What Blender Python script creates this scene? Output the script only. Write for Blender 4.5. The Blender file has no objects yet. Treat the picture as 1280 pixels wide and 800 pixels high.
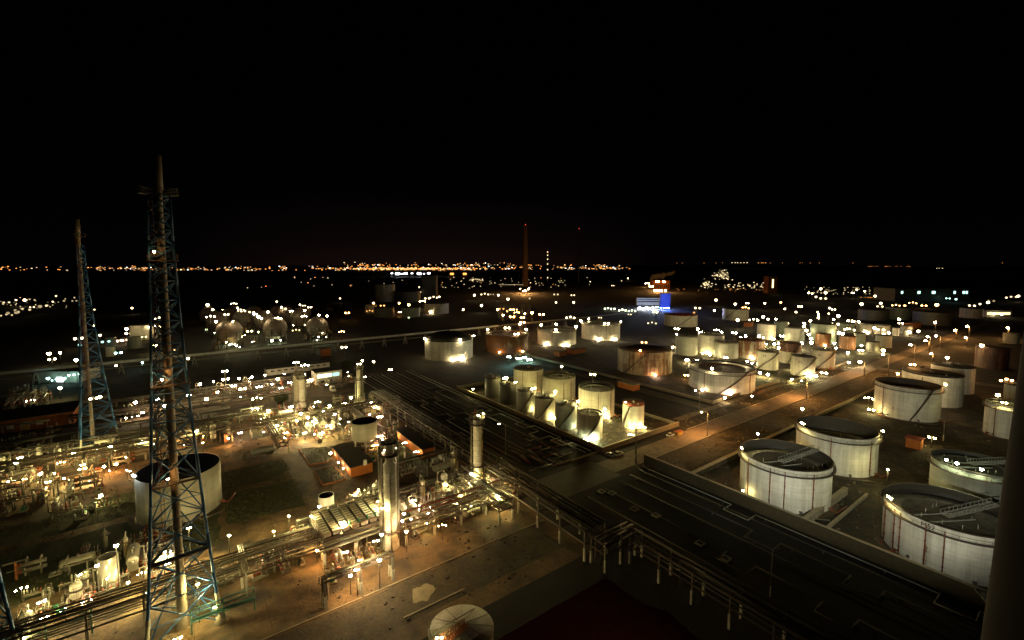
import bpy, math, random
from math import sin, cos, tan, pi, radians as R_, hypot, atan2
C = bpy.context.scene.collection
S = bpy.context.scene
rng = random.Random(7)
# ------------------------------------------------------------ camera model (photo pixels, 1280x800 -> ground points)
F, CX, CY, HOR, CAMH = 575.0, 640.0, 376.0, 331.0, 80.0
PIT = math.atan((CY-HOR)/F)
def ray(px, py):
    x, y = (px-CX)/F, -(py-CY)/F
    return (x, cos(PIT)+y*sin(PIT), -sin(PIT)+y*cos(PIT))
def gp(px, py, z=0.0):
    d = ray(px, py); t = (z-CAMH)/d[2]
    return (d[0]*t, d[1]*t, z)
def at_dist(px, py, D):
    d = ray(px, py); t = D/d[1]
    return (d[0]*t, d[1]*t, CAMH+d[2]*t)
def screen_x(p):
    yc = p[1]*cos(PIT)-(p[2]-CAMH)*sin(PIT)
    return CX+F*p[0]/max(yc, 1)
TH = R_(36.3)
A = (cos(TH), sin(TH)); B = (sin(TH), -cos(TH))
def add2(p, a, b, z=None): return (p[0]+A[0]*a+B[0]*b, p[1]+A[1]*a+B[1]*b, p[2] if z is None else z)
def dist(p, q): return hypot(p[0]-q[0], p[1]-q[1])
# ------------------------------------------------------------ materials
MATS = {}
def new_mat(name):
    m = bpy.data.materials.new(name); m.use_nodes = True
    nt = m.node_tree
    return m, nt, nt.nodes['Principled BSDF']
def N(nt, t, **k):
    n = nt.nodes.new(t)
    for a, v in k.items():
        if a in n.inputs: n.inputs[a].default_value = v
        else: setattr(n, a, v)
    return n
def ramp(nt, src, stops):
    r = nt.nodes.new('ShaderNodeValToRGB')
    e = r.color_ramp.elements
    while len(e) < len(stops): e.new(0.5)
    for i, (p, c) in enumerate(stops):
        e[i].position = p; e[i].color = (c, c, c, 1) if not isinstance(c, tuple) else (*c, 1)
    nt.links.new(src, r.inputs[0]); return r
def mixc(nt, f, a, b):
    m = nt.nodes.new('ShaderNodeMix'); m.data_type = 'RGBA'
    for k, v in ((0, f), (6, a), (7, b)):
        if hasattr(v, 'is_output'): nt.links.new(v, m.inputs[k])
        else: m.inputs[k].default_value = (*v, 1) if isinstance(v, tuple) else v
    return m.outputs[2]
def coords(nt, scale, kind='Object', rnd=True):
    tc = nt.nodes.new('ShaderNodeTexCoord'); mp = nt.nodes.new('ShaderNodeMapping')
    mp.inputs['Scale'].default_value = scale if isinstance(scale, tuple) else (scale,)*3
    nt.links.new(tc.outputs[kind], mp.inputs[0])
    return mp.outputs[0]
def noise(nt, scale, detail=5, rough=.6, kind='Object', rnd=True):
    n = N(nt, 'ShaderNodeTexNoise'); n.noise_dimensions = '4D'
    n.inputs['Scale'].default_value = 1; n.inputs['Detail'].default_value = detail; n.inputs['Roughness'].default_value = rough
    nt.links.new(coords(nt, scale, kind), n.inputs['Vector'])
    if rnd:
        oi = nt.nodes.new('ShaderNodeObjectInfo'); mu = N(nt, 'ShaderNodeMath', operation='MULTIPLY'); mu.inputs[1].default_value = 57.3
        nt.links.new(oi.outputs['Random'], mu.inputs[0]); nt.links.new(mu.outputs[0], n.inputs['W'])
    return n.outputs['Fac']
def paint(name, col, rough=.55, metal=0.0, var=.35, dirt=(.10, .07, .04), dirt_amt=.5, scale=.5):
    """Painted or bare metal / masonry with blotchy grime."""
    if name in MATS: return MATS[name]
    m, nt, b = new_mat(name)
    f1 = ramp(nt, noise(nt, scale, 8, .7), [(.44, 0.0), (.64, dirt_amt)])
    f2 = ramp(nt, noise(nt, scale*7, 4), [(.3, 1-var), (.7, 1.0)])
    c = mixc(nt, f1.outputs[0], col, dirt)
    mm = nt.nodes.new('ShaderNodeMix'); mm.data_type = 'RGBA'; mm.blend_type = 'MULTIPLY'; mm.inputs[0].default_value = 1
    nt.links.new(c, mm.inputs[6]); nt.links.new(f2.outputs[0], mm.inputs[7])
    nt.links.new(mm.outputs[2], b.inputs['Base Color'])
    b.inputs['Roughness'].default_value = rough; b.inputs['Metallic'].default_value = metal
    MATS[name] = m; return m
def tank_mat(name, col, rust=.15, rustcol=(.22, .085, .025), grime=.62, course=2.4, low=0.0):
    """Tank plate: weld courses, vertical run-off streaks, rust patches."""
    if name in MATS: return MATS[name]
    m, nt, b = new_mat(name)
    streak = noise(nt, (.55, .55, .035), 6, .7)
    patch = noise(nt, (.12, .12, .10), 6, .7)
    tc = nt.nodes.new('ShaderNodeTexCoord'); sp = nt.nodes.new('ShaderNodeSeparateXYZ'); nt.links.new(tc.outputs['Object'], sp.inputs[0])
    dv = N(nt, 'ShaderNodeMath', operation='DIVIDE'); dv.inputs[1].default_value = course; nt.links.new(sp.outputs[2], dv.inputs[0])
    fr = N(nt, 'ShaderNodeMath', operation='FRACT'); nt.links.new(dv.outputs[0], fr.inputs[0])
    seam = ramp(nt, fr.outputs[0], [(0, .52), (.05, 1.0)])
    g = ramp(nt, streak, [(.42, 0.0), (.66, grime)])
    c = mixc(nt, g.outputs[0], col, (col[0]*.45, col[1]*.42, col[2]*.36))
    # plates of slightly different tone
    pl = nt.nodes.new('ShaderNodeTexVoronoi'); pl.inputs['Scale'].default_value = 1; nt.links.new(coords(nt, (.16, .16, .41)), pl.inputs['Vector'])
    bw = nt.nodes.new('ShaderNodeRGBToBW'); nt.links.new(pl.outputs['Color'], bw.inputs[0])
    plr = ramp(nt, bw.outputs[0], [(0, .80), (1, 1.0)])
    mu = N(nt, 'ShaderNodeMath', operation='MULTIPLY'); nt.links.new(streak, mu.inputs[0]); nt.links.new(patch, mu.inputs[1])
    t = .40-rust*.30
    rm = ramp(nt, mu.outputs[0], [(max(t, .02), 0.0), (t+.07, 1.0)])
    rc = mixc(nt, noise(nt, 1.2, 4), rustcol, (rustcol[0]*.35, rustcol[1]*.4, rustcol[2]*.5))
    c = mixc(nt, rm.outputs[0], c, rc)
    if low:
        lw = N(nt, 'ShaderNodeMath', operation='MULTIPLY_ADD'); lw.inputs[1].default_value = -.22; lw.inputs[2].default_value = .95
        nt.links.new(sp.outputs[2], lw.inputs[0])
        l2 = N(nt, 'ShaderNodeMath', operation='MULTIPLY'); nt.links.new(lw.outputs[0], l2.inputs[0]); nt.links.new(streak, l2.inputs[1])
        lr = ramp(nt, l2.outputs[0], [(.25, 0.0), (.4, low)])
        c = mixc(nt, lr.outputs[0], c, rustcol)
    for f in (seam, plr):
        mm = nt.nodes.new('ShaderNodeMix'); mm.data_type = 'RGBA'; mm.blend_type = 'MULTIPLY'; mm.inputs[0].default_value = 1
        nt.links.new(c, mm.inputs[6]); nt.links.new(f.outputs[0], mm.inputs[7]); c = mm.outputs[2]
    nt.links.new(c, b.inputs['Base Color']); b.inputs['Roughness'].default_value = .5
    MATS[name] = m; return m
def ground_mat(name, c1, c2, c3, s1=.02, s2=.18, s3=1.3, rough=.9, bump=.3, slab=0):
    if name in MATS: return MATS[name]
    m, nt, b = new_mat(name)
    n1 = ramp(nt, noise(nt, s1, 7, .65, rnd=False), [(.40, 0.0), (.60, 1.0)])
    n2 = ramp(nt, noise(nt, s2, 9, .72, rnd=False), [(.48, 0.0), (.60, .9)])
    n3 = ramp(nt, noise(nt, s3, 7, .75, rnd=False), [(.34, .35), (.66, 1.2)])
    c = mixc(nt, n1.outputs[0], c1, c2); c = mixc(nt, n2.outputs[0], c, c3)
    mm = nt.nodes.new('ShaderNodeMix'); mm.data_type = 'RGBA'; mm.blend_type = 'MULTIPLY'; mm.inputs[0].default_value = 1
    nt.links.new(c, mm.inputs[6]); nt.links.new(n3.outputs[0], mm.inputs[7])
    if slab:
        bt = nt.nodes.new('ShaderNodeTexBrick'); bt.offset = 0; bt.inputs['Scale'].default_value = 1; bt.inputs['Mortar Size'].default_value = .09; bt.inputs['Brick Width'].default_value = slab; bt.inputs['Row Height'].default_value = slab
        bt.inputs['Color1'].default_value = (1, 1, 1, 1); bt.inputs['Color2'].default_value = (.72, .72, .72, 1); bt.inputs['Mortar'].default_value = (.35, .33, .3, 1)
        mp = nt.nodes.new('ShaderNodeMapping'); mp.inputs['Rotation'].default_value = (0, 0, -TH); tc = nt.nodes.new('ShaderNodeTexCoord'); nt.links.new(tc.outputs['Object'], mp.inputs[0]); nt.links.new(mp.outputs[0], bt.inputs['Vector'])
        m2 = nt.nodes.new('ShaderNodeMix'); m2.data_type = 'RGBA'; m2.blend_type = 'MULTIPLY'; m2.inputs[0].default_value = .8; nt.links.new(mm.outputs[2], m2.inputs[6]); nt.links.new(bt.outputs[0], m2.inputs[7]); mm = m2
    nt.links.new(mm.outputs[2], b.inputs['Base Color']); b.inputs['Roughness'].default_value = rough
    bp = nt.nodes.new('ShaderNodeBump'); bp.inputs['Strength'].default_value = bump; bp.inputs['Distance'].default_value = .5
    nt.links.new(n3.outputs[0], bp.inputs['Height']); nt.links.new(bp.outputs[0], b.inputs['Normal'])
    MATS[name] = m; return m
LCOL = {'a': (1, .36, .07), 'u': (.06, .16, 1), 'w': (1, .77, .40), 'y': (1, .82, .30), 'o': (1, .47, .13), 'c': (.50, 1, .86), 'b': (.86, .93, 1), 'r': (1, .07, .04), 'g': (.86, 1, .55), 'p': (1, .62, .38)}
def lamp_mat(key, L, sample=True):
    q = round(math.log(max(L, .5), 1.4)); name = f'lamp_{key}_{q}_{int(sample)}'
    if name in MATS: return MATS[name]
    m = bpy.data.materials.new(name); m.use_nodes = True; nt = m.node_tree; nt.nodes.clear()
    e = nt.nodes.new('ShaderNodeEmission'); o = nt.nodes.new('ShaderNodeOutputMaterial')
    e.inputs[0].default_value = (*LCOL[key], 1); e.inputs[1].default_value = 1.4**q
    nt.links.new(e.outputs[0], o.inputs[0])
    m.cycles.emission_sampling = 'FRONT' if sample else 'NONE'
    MATS[name] = m; return m
# ------------------------------------------------------------ mesh helper
class MB:
    def __init__(s): s.v, s.f, s.m, s.s = [], [], [], []
    def face(s, idx, m=0, sm=False): s.f.append(idx); s.m.append(m); s.s.append(sm)
    def box(s, c, d, rz=0, m=0, top=1.0):
        b = len(s.v); cr, sr = cos(rz), sin(rz)
        for z in (-1, 1):
            k = top if z > 0 else 1
            for x, y in ((-1, -1), (1, -1), (1, 1), (-1, 1)):
                X, Y = x*d[0]/2*k, y*d[1]/2*k
                s.v.append((c[0]+X*cr-Y*sr, c[1]+X*sr+Y*cr, c[2]+z*d[2]/2))
        for q in ((3, 2, 1, 0), (4, 5, 6, 7), (0, 1, 5, 4), (1, 2, 6, 5), (2, 3, 7, 6), (3, 0, 4, 7)): s.face([b+i for i in q], m)
        return s
    def tube(s, p, q, r, n=6, m=0, r2=None, cap=True):
        r2 = r if r2 is None else r2
        d = [q[i]-p[i] for i in range(3)]; L = math.sqrt(sum(x*x for x in d)) or 1e-6; d = [x/L for x in d]
        u = (0, 0, 1) if abs(d[2]) < .9 else (1, 0, 0)
        a = (d[1]*u[2]-d[2]*u[1], d[2]*u[0]-d[0]*u[2], d[0]*u[1]-d[1]*u[0]); la = math.sqrt(sum(x*x for x in a)); a = [x/la for x in a]
        c = (d[1]*a[2]-d[2]*a[1], d[2]*a[0]-d[0]*a[2], d[0]*a[1]-d[1]*a[0])
        b = len(s.v)
        for P, rr in ((p, r), (q, r2)):
            for i in range(n):
                t = 2*pi*(i+.5)/n
                s.v.append(tuple(P[k]+rr*(cos(t)*a[k]+sin(t)*c[k]) for k in range(3)))
        for i in range(n):
            j = (i+1) % n; s.face([b+i, b+j, b+n+j, b+n+i], m, n > 4)
        if cap: s.face([b+i for i in range(n)][::-1], m); s.face([b+n+i for i in range(n)], m)
        return s
    def path(s, pts, r, n=6, m=0):
        for p, q in zip(pts, pts[1:]): s.tube(p, q, r, n, m)
        return s
    def lathe(s, prof, n=32, c=(0, 0, 0), m=0, a0=0, a1=2*pi, sm=True):
        full = abs(a1-a0-2*pi) < 1e-6; k = n if full else n+1; b = len(s.v)
        for r, z in prof:
            for i in range(k):
                t = a0+(a1-a0)*i/n
                s.v.append((c[0]+r*cos(t), c[1]+r*sin(t), c[2]+z))
        for j in range(len(prof)-1):
            for i in range(n):
                i2 = (i+1) % k
                s.face([b+j*k+i, b+j*k+i2, b+(j+1)*k+i2, b+(j+1)*k+i], m, sm)
        return s
    def disc(s, r, z, n=32, c=(0, 0), m=0, up=True):
        b = len(s.v)
        for i in range(n): s.v.append((c[0]+r*cos(2*pi*i/n), c[1]+r*sin(2*pi*i/n), z))
        f = [b+i for i in range(n)]; s.face(f if up else f[::-1], m); return s
    def hdrum(s, p, q, r, n=14, m=0):
        """horizontal drum with dished ends between p and q"""
        d = [q[i]-p[i] for i in range(3)]; L = math.sqrt(sum(x*x for x in d)); d = [x/L for x in d]
        s.tube(p, q, r, n, m, cap=False)
        for P, sg in ((p, -1), (q, 1)):
            prev = P; pr = r
            for k in (1, 2, 3):
                t = k/3*pi/2; Q = tuple(P[i]+sg*d[i]*r*.5*sin(t) for i in range(3)); rr = max(r*cos(t), .02)
                s.tube(prev, Q, pr, n, m, r2=rr, cap=(k == 3)); prev, pr = Q, rr
        return s
    def ico(s, c, r, m=0, sz=1.0):
        b = len(s.v); n = 6
        s.v.append((c[0], c[1], c[2]+r*sz))
        for z, o in ((.45, 0), (-.45, .5)):
            for i in range(n):
                t = 2*pi*(i+o)/n; s.v.append((c[0]+r*.9*cos(t), c[1]+r*.9*sin(t), c[2]+r*z*sz))
        s.v.append((c[0], c[1], c[2]-r*sz))
        for i in range(n):
            j = (i+1) % n
            s.face([b, b+1+i, b+1+j], m); s.face([b+1+i, b+7+i, b+1+j], m); s.face([b+1+j, b+7+i, b+7+j], m); s.face([b+13, b+7+j, b+7+i], m)
        return s
    def build(s, name, mat, parent=None, loc=None, rz=0):
        me = bpy.data.meshes.new(name); me.from_pydata(s.v, [], s.f)
        for x in (mat if isinstance(mat, (list, tuple)) else [mat]): me.materials.append(x)
        me.polygons.foreach_set('material_index', s.m); me.polygons.foreach_set('use_smooth', s.s); me.update()
        o = bpy.data.objects.new(name, me); C.objects.link(o)
        if parent: o.parent = parent
        if loc is not None: o.location = loc; o.rotation_euler = (0, 0, rz)
        return o
def tag(o, label=None, cat=None, group=None, kind=None):
    for k, v in (('label', label), ('category', cat), ('group', group), ('kind', kind)):
        if v: o[k] = v
    return o
def empty(name, loc, rz=0):
    o = bpy.data.objects.new(name, None); C.objects.link(o); o.location = loc; o.rotation_euler = (0, 0, rz); o.empty_display_size = .5
    return o
def copy_tree(o, parent=None):
    c = o.copy(); C.objects.link(c)
    if parent: c.parent = parent
    for ch in list(o.children): copy_tree(ch, c)
    return c
ORD = 'first second third fourth fifth sixth seventh eighth ninth tenth eleventh twelfth thirteenth fourteenth fifteenth sixteenth seventeenth eighteenth nineteenth twentieth'.split()
SHORT = dict(T1='ladder-roofed open tank', T2='open tank behind ladder-roofed one', T3='largest lettered tank', T4='grey black-roofed tank', T5='pale-walled open tank', T6='white flat-roofed tank', T7='white black-roofed tank', T8='chimney-side railed tank', T9='small orange-fitted tank', T10='dark rusty lone tank', T12='wide brown-roofed open tank', T13='rust-banded tank', T17='lone small tank', T14='cream back tank', T15='streaked tank with lamp post', T16='tallest cluster tank', T19='plain grey cluster tank', T18='brightly lit corner tank', T20='cream rusty-rimmed tank', T21='half lit grey tank', T22='dark cluttered-roof tank', T24='black domed tank', T25='rust-stained open tank', T26='left floodlit open tank', T27='last floodlit open tank', T28='far red-roofed tank', T29='far cream tank', T66='big grey open tank',
 T30='plain grey-white tank', T31='brightest white tank', T32='shaded grey tank', T33='two-streaked rusty tank', T34='leftmost lettered small tank', T35='black-roofed lettered small tank', T36='rust-footed lettered tank', T37='rusty red topped tank', T38='tall white tank', T39='narrow squeezed greenish tank', T40='pale lettered rear tank', T41='wide dark green tank', T42='small rusty yellow tank', T43='small rusty brown tank', T44='narrow right-hand greenish tank', T45='plain grey-white end tank', T46='small dark squat tank', T47='far greenish tank', T48='far lit tank of the pair, left', T49='far lit tank of the pair, right', T50='tiny white tank', T51='bright tank at the red shed', T52='tiny grey tank')
ORD += ['twenty-'+x for x in ORD[:9]]+['thirtieth']+['thirty-'+x for x in ORD[:9]]
REG = {}
def reg(o, what, where, cat, group): REG.setdefault((what, where), []).append((o, cat, group))
def flush_labels():
    for (what, where), L in REG.items():
        L.sort(key=lambda x: screen_x(x[0].location))
        for i, (o, cat, group) in enumerate(L):
            if len(L) == 1: lab = f'{what} {where}'
            elif len(L) == 2: lab = f"{('left', 'right')[i]} of the two, {what} {where}"
            else: lab = f'{ORD[i]} {what} from left, {where}'
            tag(o, lab, cat, group)
def ragged(pts, seed=1, step=3.0, amp=.8):
    r_ = random.Random(seed); out = []
    for p, q in zip(pts, pts[1:]+pts[:1]):
        n = max(1, int(dist(p, q)/step))
        for i in range(n): u = i/n; out.append((p[0]+(q[0]-p[0])*u+r_.uniform(-amp, amp), p[1]+(q[1]-p[1])*u+r_.uniform(-amp, amp), 0))
    return out
def sheet(name, pts, z, mat, hole=None):
    if 'lawn' in name or 'verge' in name: pts = ragged(list(pts), len(pts))
    m = MB(); m.v = [(p[0], p[1], z) for p in pts]; m.face(list(range(len(pts))))
    o = m.build(name, mat)
    o.data.update()
    if o.data.polygons[0].normal.z < 0: o.data.flip_normals()
    return tag(o, kind='structure')
def pxs(*pp): return [gp(x, y) for x, y in pp]
def strip(name, pts, w, z, mat):
    """ribbon of width w along ground polyline"""
    m = MB(); L = []; Rr = []
    for i, p in enumerate(pts):
        a = pts[max(i-1, 0)]; b = pts[min(i+1, len(pts)-1)]
        dx, dy = b[0]-a[0], b[1]-a[1]; l = hypot(dx, dy); nx, ny = -dy/l*w/2, dx/l*w/2
        L.append((p[0]+nx, p[1]+ny, z)); Rr.append((p[0]-nx, p[1]-ny, z))
    n = len(pts); m.v = L+Rr
    for i in range(n-1): m.face([n+i, n+i+1, i+1, i])
    return tag(m.build(name, mat), kind='structure')
def slab(name, pts, z0, z1, mat):
    """solid polygon between z0 and z1"""
    m = MB(); n = len(pts)
    ar = sum(pts[i][0]*pts[(i+1) % n][1]-pts[(i+1) % n][0]*pts[i][1] for i in range(n))
    if ar < 0: pts = pts[::-1]
    m.v = [(p[0], p[1], z0) for p in pts]+[(p[0], p[1], z1) for p in pts]
    m.face(list(range(n))[::-1]); m.face([n+i for i in range(n)])
    for i in range(n): j = (i+1) % n; m.face([i, j, n+j, n+i])
    return m.build(name, mat)
# ------------------------------------------------------------ palette
M_white = tank_mat('tank_white', (.78, .76, .67), .14)
M_cream = tank_mat('tank_cream', (.70, .67, .53), .10, grime=.5)
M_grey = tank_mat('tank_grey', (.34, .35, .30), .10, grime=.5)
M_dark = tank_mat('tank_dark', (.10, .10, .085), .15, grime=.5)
M_green = tank_mat('tank_green', (.30, .36, .28), .12, grime=.5)
M_rustw = tank_mat('tank_rust_streaked', (.58, .54, .43), .62, (.30, .10, .02), .5)
M_rust = tank_mat('tank_rusty', (.40, .30, .18), .85, (.24, .085, .02), .6)
M_rustl = tank_mat('tank_rust_foot', (.60, .57, .48), .06, (.30, .11, .02), low=.9)
M_rusth = tank_mat('tank_rust_head', (.42, .20, .13), .75, (.16, .05, .025), .4)
M_brown = tank_mat('tank_brown', (.16, .08, .05), .7, (.10, .035, .015), .5)
M_banded = tank_mat('tank_banded', (.52, .36, .20), .58, (.30, .12, .03), .5, course=1.9)
M_deck = paint('floating_deck', (.05, .045, .035), .6, dirt=(.12, .08, .05))
M_deckl = paint('floating_deck_pale', (.30, .28, .21), .6, dirt=(.10, .08, .05), dirt_amt=.7)
M_deckm = paint('floating_deck_mid', (.14, .13, .09), .6, dirt=(.04, .03, .02), dirt_amt=.8)
M_roofd = paint('dark_roof', (.035, .033, .028), .8, dirt=(.07, .05, .03))
M_roofp = paint('pale_roof', (.42, .40, .33), .6, dirt=(.16, .13, .08))
M_roofrust = paint('rust_roof', (.10, .045, .02), .75, dirt=(.05, .025, .012))
M_inner = paint('inner_shell', (.05, .045, .035), .8, dirt=(.05, .03, .02))  # near-black colour carries the shade inside open tanks
M_steel = paint('weathered_steel', (.15, .14, .115), .45, .0, dirt=(.14, .07, .03), dirt_amt=.6)
M_galv = paint('galvanised_steel', (.36, .37, .33), .45, .0, dirt=(.2, .16, .1))
M_pipe = paint('pipe_cladding', (.27, .25, .19), .38, .1, dirt=(.12, .09, .05))
M_piped = paint('dark_pipe', (.045, .045, .038), .5, .0, dirt=(.08, .04, .02))
M_stair = paint('stair_steel', (.07, .06, .05), .6, .2, dirt=(.12, .05, .02))
M_rrail = paint('red_oxide_steel', (.26, .07, .03), .6, dirt=(.12, .04, .02))
M_conc = paint('concrete', (.34, .31, .24), .85, dirt=(.13, .10, .06), scale=.3)
M_wpost = paint('white_fireproofing', (.62, .60, .50), .8, dirt=(.25, .2, .13))
M_blue = paint('blue_lattice_paint', (.03, .16, .42), .5, dirt=(.02, .04, .07))
M_stack = paint('stack_aluminium', (.30, .25, .18), .55, .0, dirt=(.20, .12, .06), dirt_amt=.7, scale=.25)
M_teal = paint('teal_pipe_paint', (.10, .28, .24), .5, dirt=(.06, .10, .08))
M_orange = paint('orange_render', (.55, .17, .025), .8, dirt=(.30, .09, .02))
M_orow = paint('dull_orange_cladding', (.34, .11, .025), .8, dirt=(.12, .04, .02))
M_redtop = paint('red_lead', (.35, .06, .03), .6, dirt=(.15, .04, .02))
M_brick = paint('bund_brick', (.06, .048, .023), .9, dirt=(.09, .08, .035), scale=.8)
M_kerb = paint('pale_kerb', (.42, .36, .25), .9, dirt=(.2, .15, .08))
M_wallw = paint('white_render', (.66, .64, .56), .8, dirt=(.35, .3, .2))
M_black = paint('black_iron', (.02, .02, .018), .6, dirt=(.03, .02, .015))
M_yel = paint('yellow_paint', (.55, .32, .04), .6, dirt=(.2, .12, .03))
M_greenp = paint('green_motor_paint', (.03, .22, .12), .5, dirt=(.04, .1, .06))
M_alu = paint('bright_cladding', (.70, .68, .57), .5, .0, dirt=(.25, .2, .13))
M_pad = paint('earth_pad', (.085, .062, .038), .9, dirt=(.04, .03, .018), scale=.3)
def ring_rail(m, Rr, z, n=48, h=1.1, a0=0, a1=2*pi, r=.06):
    full = abs(a1-a0-2*pi) < 1e-6
    P = [(Rr*cos(a0+(a1-a0)*i/n), Rr*sin(a0+(a1-a0)*i/n)) for i in range(n if full else n+1)]
    for i in range(n):
        p, q = P[i], P[(i+1) % len(P)]
        m.tube((*p, z+h), (*q, z+h), r, 4, cap=False); m.tube((*p, z+h*.5), (*q, z+h*.5), r*.7, 4, cap=False)
    for p in P[::1]: m.tube((*p, z), (*p, z+h), r*.8, 4, cap=False)
# ------------------------------------------------------------ storage tanks
TK = {}
def place(xl, xr, yt, yb):
    ym = (yt+yb)/2
    az = lambda x, y: atan2(ray(x, y)[0], ray(x, y)[1])
    al, ar = az(xl, ym), az(xr, ym); am = (al+ar)/2; sa = sin((ar-al)/2)
    px = lambda y: CX+F*tan(am)*(cos(PIT)-(y-CY)/F*sin(PIT))
    g = gp(px(yb), yb); gd = hypot(g[0], g[1]); D = gd/(1-sa); r = D*sa
    d = ray(px(yt), yt); h = CAMH+gd*d[2]/hypot(d[0], d[1])
    return (D*sin(am), D*cos(am)), r, max(h, 4.0), atan2(-cos(am), -sin(am))
def tank(key, box, label, roof='open', mat=None, group=None, deck=2.0, deckmat=None, stair=None, pipes=(), rail=True, girder=True,
         ladder=None, foot=True, elev=0.0, name='storage_tank', cat='tank', roofmat=None, topband=None, text=None, seg=64):
    c, r, h, fa = place(*box)
    mat = mat or M_white
    t = empty(name, (c[0], c[1], elev)); tag(t, label, cat, group)
    TK[key] = dict(c=c, r=r, h=h+elev, fa=fa, label=label)
    D = hypot(*c); near = D < 330; th = .25
    m = MB()
    if roof in ('open', 'well'):
        m.lathe([(r, 0), (r, h), (r-th, h)], seg, sm=True)
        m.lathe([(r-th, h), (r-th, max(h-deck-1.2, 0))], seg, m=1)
    else: m.lathe([(r, 0), (r, h)], seg)
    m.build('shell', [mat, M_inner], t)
    if roof in ('open', 'well'):
        z = h-deck; k = MB(); dm = deckmat or M_deck
        k.lathe([(r-th-.05, z), (r-th-.4, z+.35), (r*.72, z+.30)], seg, m=1 if near else 0); k.lathe([(r*.72, z+.30), (r*.70, z-.25), (r*.2, z-.15), (.05, z-.05)], seg)
        ro = k.build('floating_roof', [dm, M_deckl], t)
        if near:
            e = MB(); e.lathe([(r-th-.12, z+.5), (r-th-.02, z+1.1)], seg); e.build('rim_seal', M_black, ro)
            hb = random.Random(hash(box) & 255)
            for i in range(10):
                a, q = hb.random()*6.28, r*(.3+.62*hb.random()); e = MB(); e.tube((q*cos(a), q*sin(a), z-.2), (q*cos(a), q*sin(a), z+1.1), .12, 5); e.build('deck_leg', M_galv, ro)
        if ladder is not None:
            e = MB(); a = fa+ladder
            p0 = ((r-.6)*cos(a), (r-.6)*sin(a), h+.4); p1 = (-r*.12*cos(a), -r*.12*sin(a), z+.9)
            nx, ny = -sin(a)*1.15, cos(a)*1.15
            for sg in (-1, 1):
                P = (p0[0]+nx*sg, p0[1]+ny*sg, p0[2]); Q = (p1[0]+nx*sg, p1[1]+ny*sg, p1[2])
                e.tube(P, Q, .16, 4); e.tube((P[0], P[1], P[2]+1.1), (Q[0], Q[1], Q[2]+1.1), .09, 4)
                for i in range(13):
                    u = i/12; X = [P[j]+(Q[j]-P[j])*u for j in range(3)]; e.tube(X, (X[0], X[1], X[2]+1.1), .07, 4)
            for i in range(26):
                u = i/25; X = [p0[j]+(p1[j]-p0[j])*u for j in range(3)]
                e.tube((X[0]-nx, X[1]-ny, X[2]), (X[0]+nx, X[1]+ny, X[2]), .11, 4)
            for sg in (-1, 1): e.box((p1[0]+nx*1.6*sg, p1[1]+ny*1.6*sg, z+.35), (r*1.0, .25, .3), a)
            [e.box((p0[0]+(p1[0]-p0[0])*(i+.5)/14, p0[1]+(p1[1]-p0[1])*(i+.5)/14, p0[2]+(p1[2]-p0[2])*(i+.5)/14-.1), (dist(p0, p1)/14*.7, 2.0, .06), a) for i in range(14)]
            e.build('rolling_ladder', M_galv, t)
    else:
        k = MB()
        if roof == 'dome': pr = [(r+.12, h), (r+.12, h+.15)]+[(r*cos(i/8*pi/2)+.1*(1-i/8), h+.15+r*.30*sin(i/8*pi/2)) for i in range(9)]
        elif roof == 'cone': pr = [(r+.12, h-.05), (r+.12, h+.12), (r*.5, h+.12+r*.07), (.05, h+.12+r*.13)]
        else: pr = [(r+.12, h-.05), (r+.12, h+.1), (.05, h+.18)]
        k.lathe(pr, seg); ro = k.build('roof', roofmat or M_roofd, t)
        if near or D < 480:
            e = MB(); zt = pr[-1][1]
            e.lathe([(.9, zt-.1), (.9, zt+.8), (.5, zt+1.2), (.05, zt+1.3)], 10)
            a = fa+.8; e.lathe([(.5, h+.1), (.5, h+.9), (.05, h+1.0)], 8, c=(r*.6*cos(a), r*.6*sin(a), 0)); e.build('vent', M_steel, ro)
    if girder and roof == 'open':
        k = MB(); zg = 2.0 if near else 1.2; k.lathe([(r, h-zg-.25), (r+.95, h-zg-.2), (r+.95, h-zg), (r, h-zg+.02)], seg); k.lathe([(r, h-.16), (r+.22, h-.14), (r+.22, h+.02), (r-.3, h+.03)], seg); k.build('wind_girder', M_stair, t)
    if rail and D < 520:
        k = MB(); ring_rail(k, r+(.8 if (girder and roof == 'open') else -.1), h-((2.0 if near else 1.2) if (girder and roof == 'open') else 0), max(28, int(r*2.2)) if near else 24, r=.06 if near else .09)
        k.build('railing', M_rrail if mat in (M_rust, M_rusth, M_rustw) else M_steel, t)
    if stair:
        a0, sw = stair; k = MB(); n = max(16, int(h*2.6)); w = 1.1 if near else 1.3
        for i in range(n):
            u = i/n; a = fa+a0+sw*u; q = r+w*.55+.1
            k.box((q*cos(a), q*sin(a), u*(h-.3)+.3), (w, .42, .12), a)
        for rr in (r+.12, r+w+.1):
            P = [(rr*cos(fa+a0+sw*i/16), rr*sin(fa+a0+sw*i/16), i/16*(h-.3)+.3) for i in range(17)]
            k.path(P, .14 if near else .2, 4)
            if rr > r+.5: k.path([(p[0], p[1], p[2]+1.05) for p in P], .08, 4); [k.tube(p, (p[0], p[1], p[2]+1.05), .06, 4) for p in P]
        a = fa+a0+sw; q = r+w*.55; k.box((q*cos(a), q*sin(a), h-.1), (w*1.6, 2.4, .14), a)
        k.build('stairway', M_stair, t)
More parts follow.
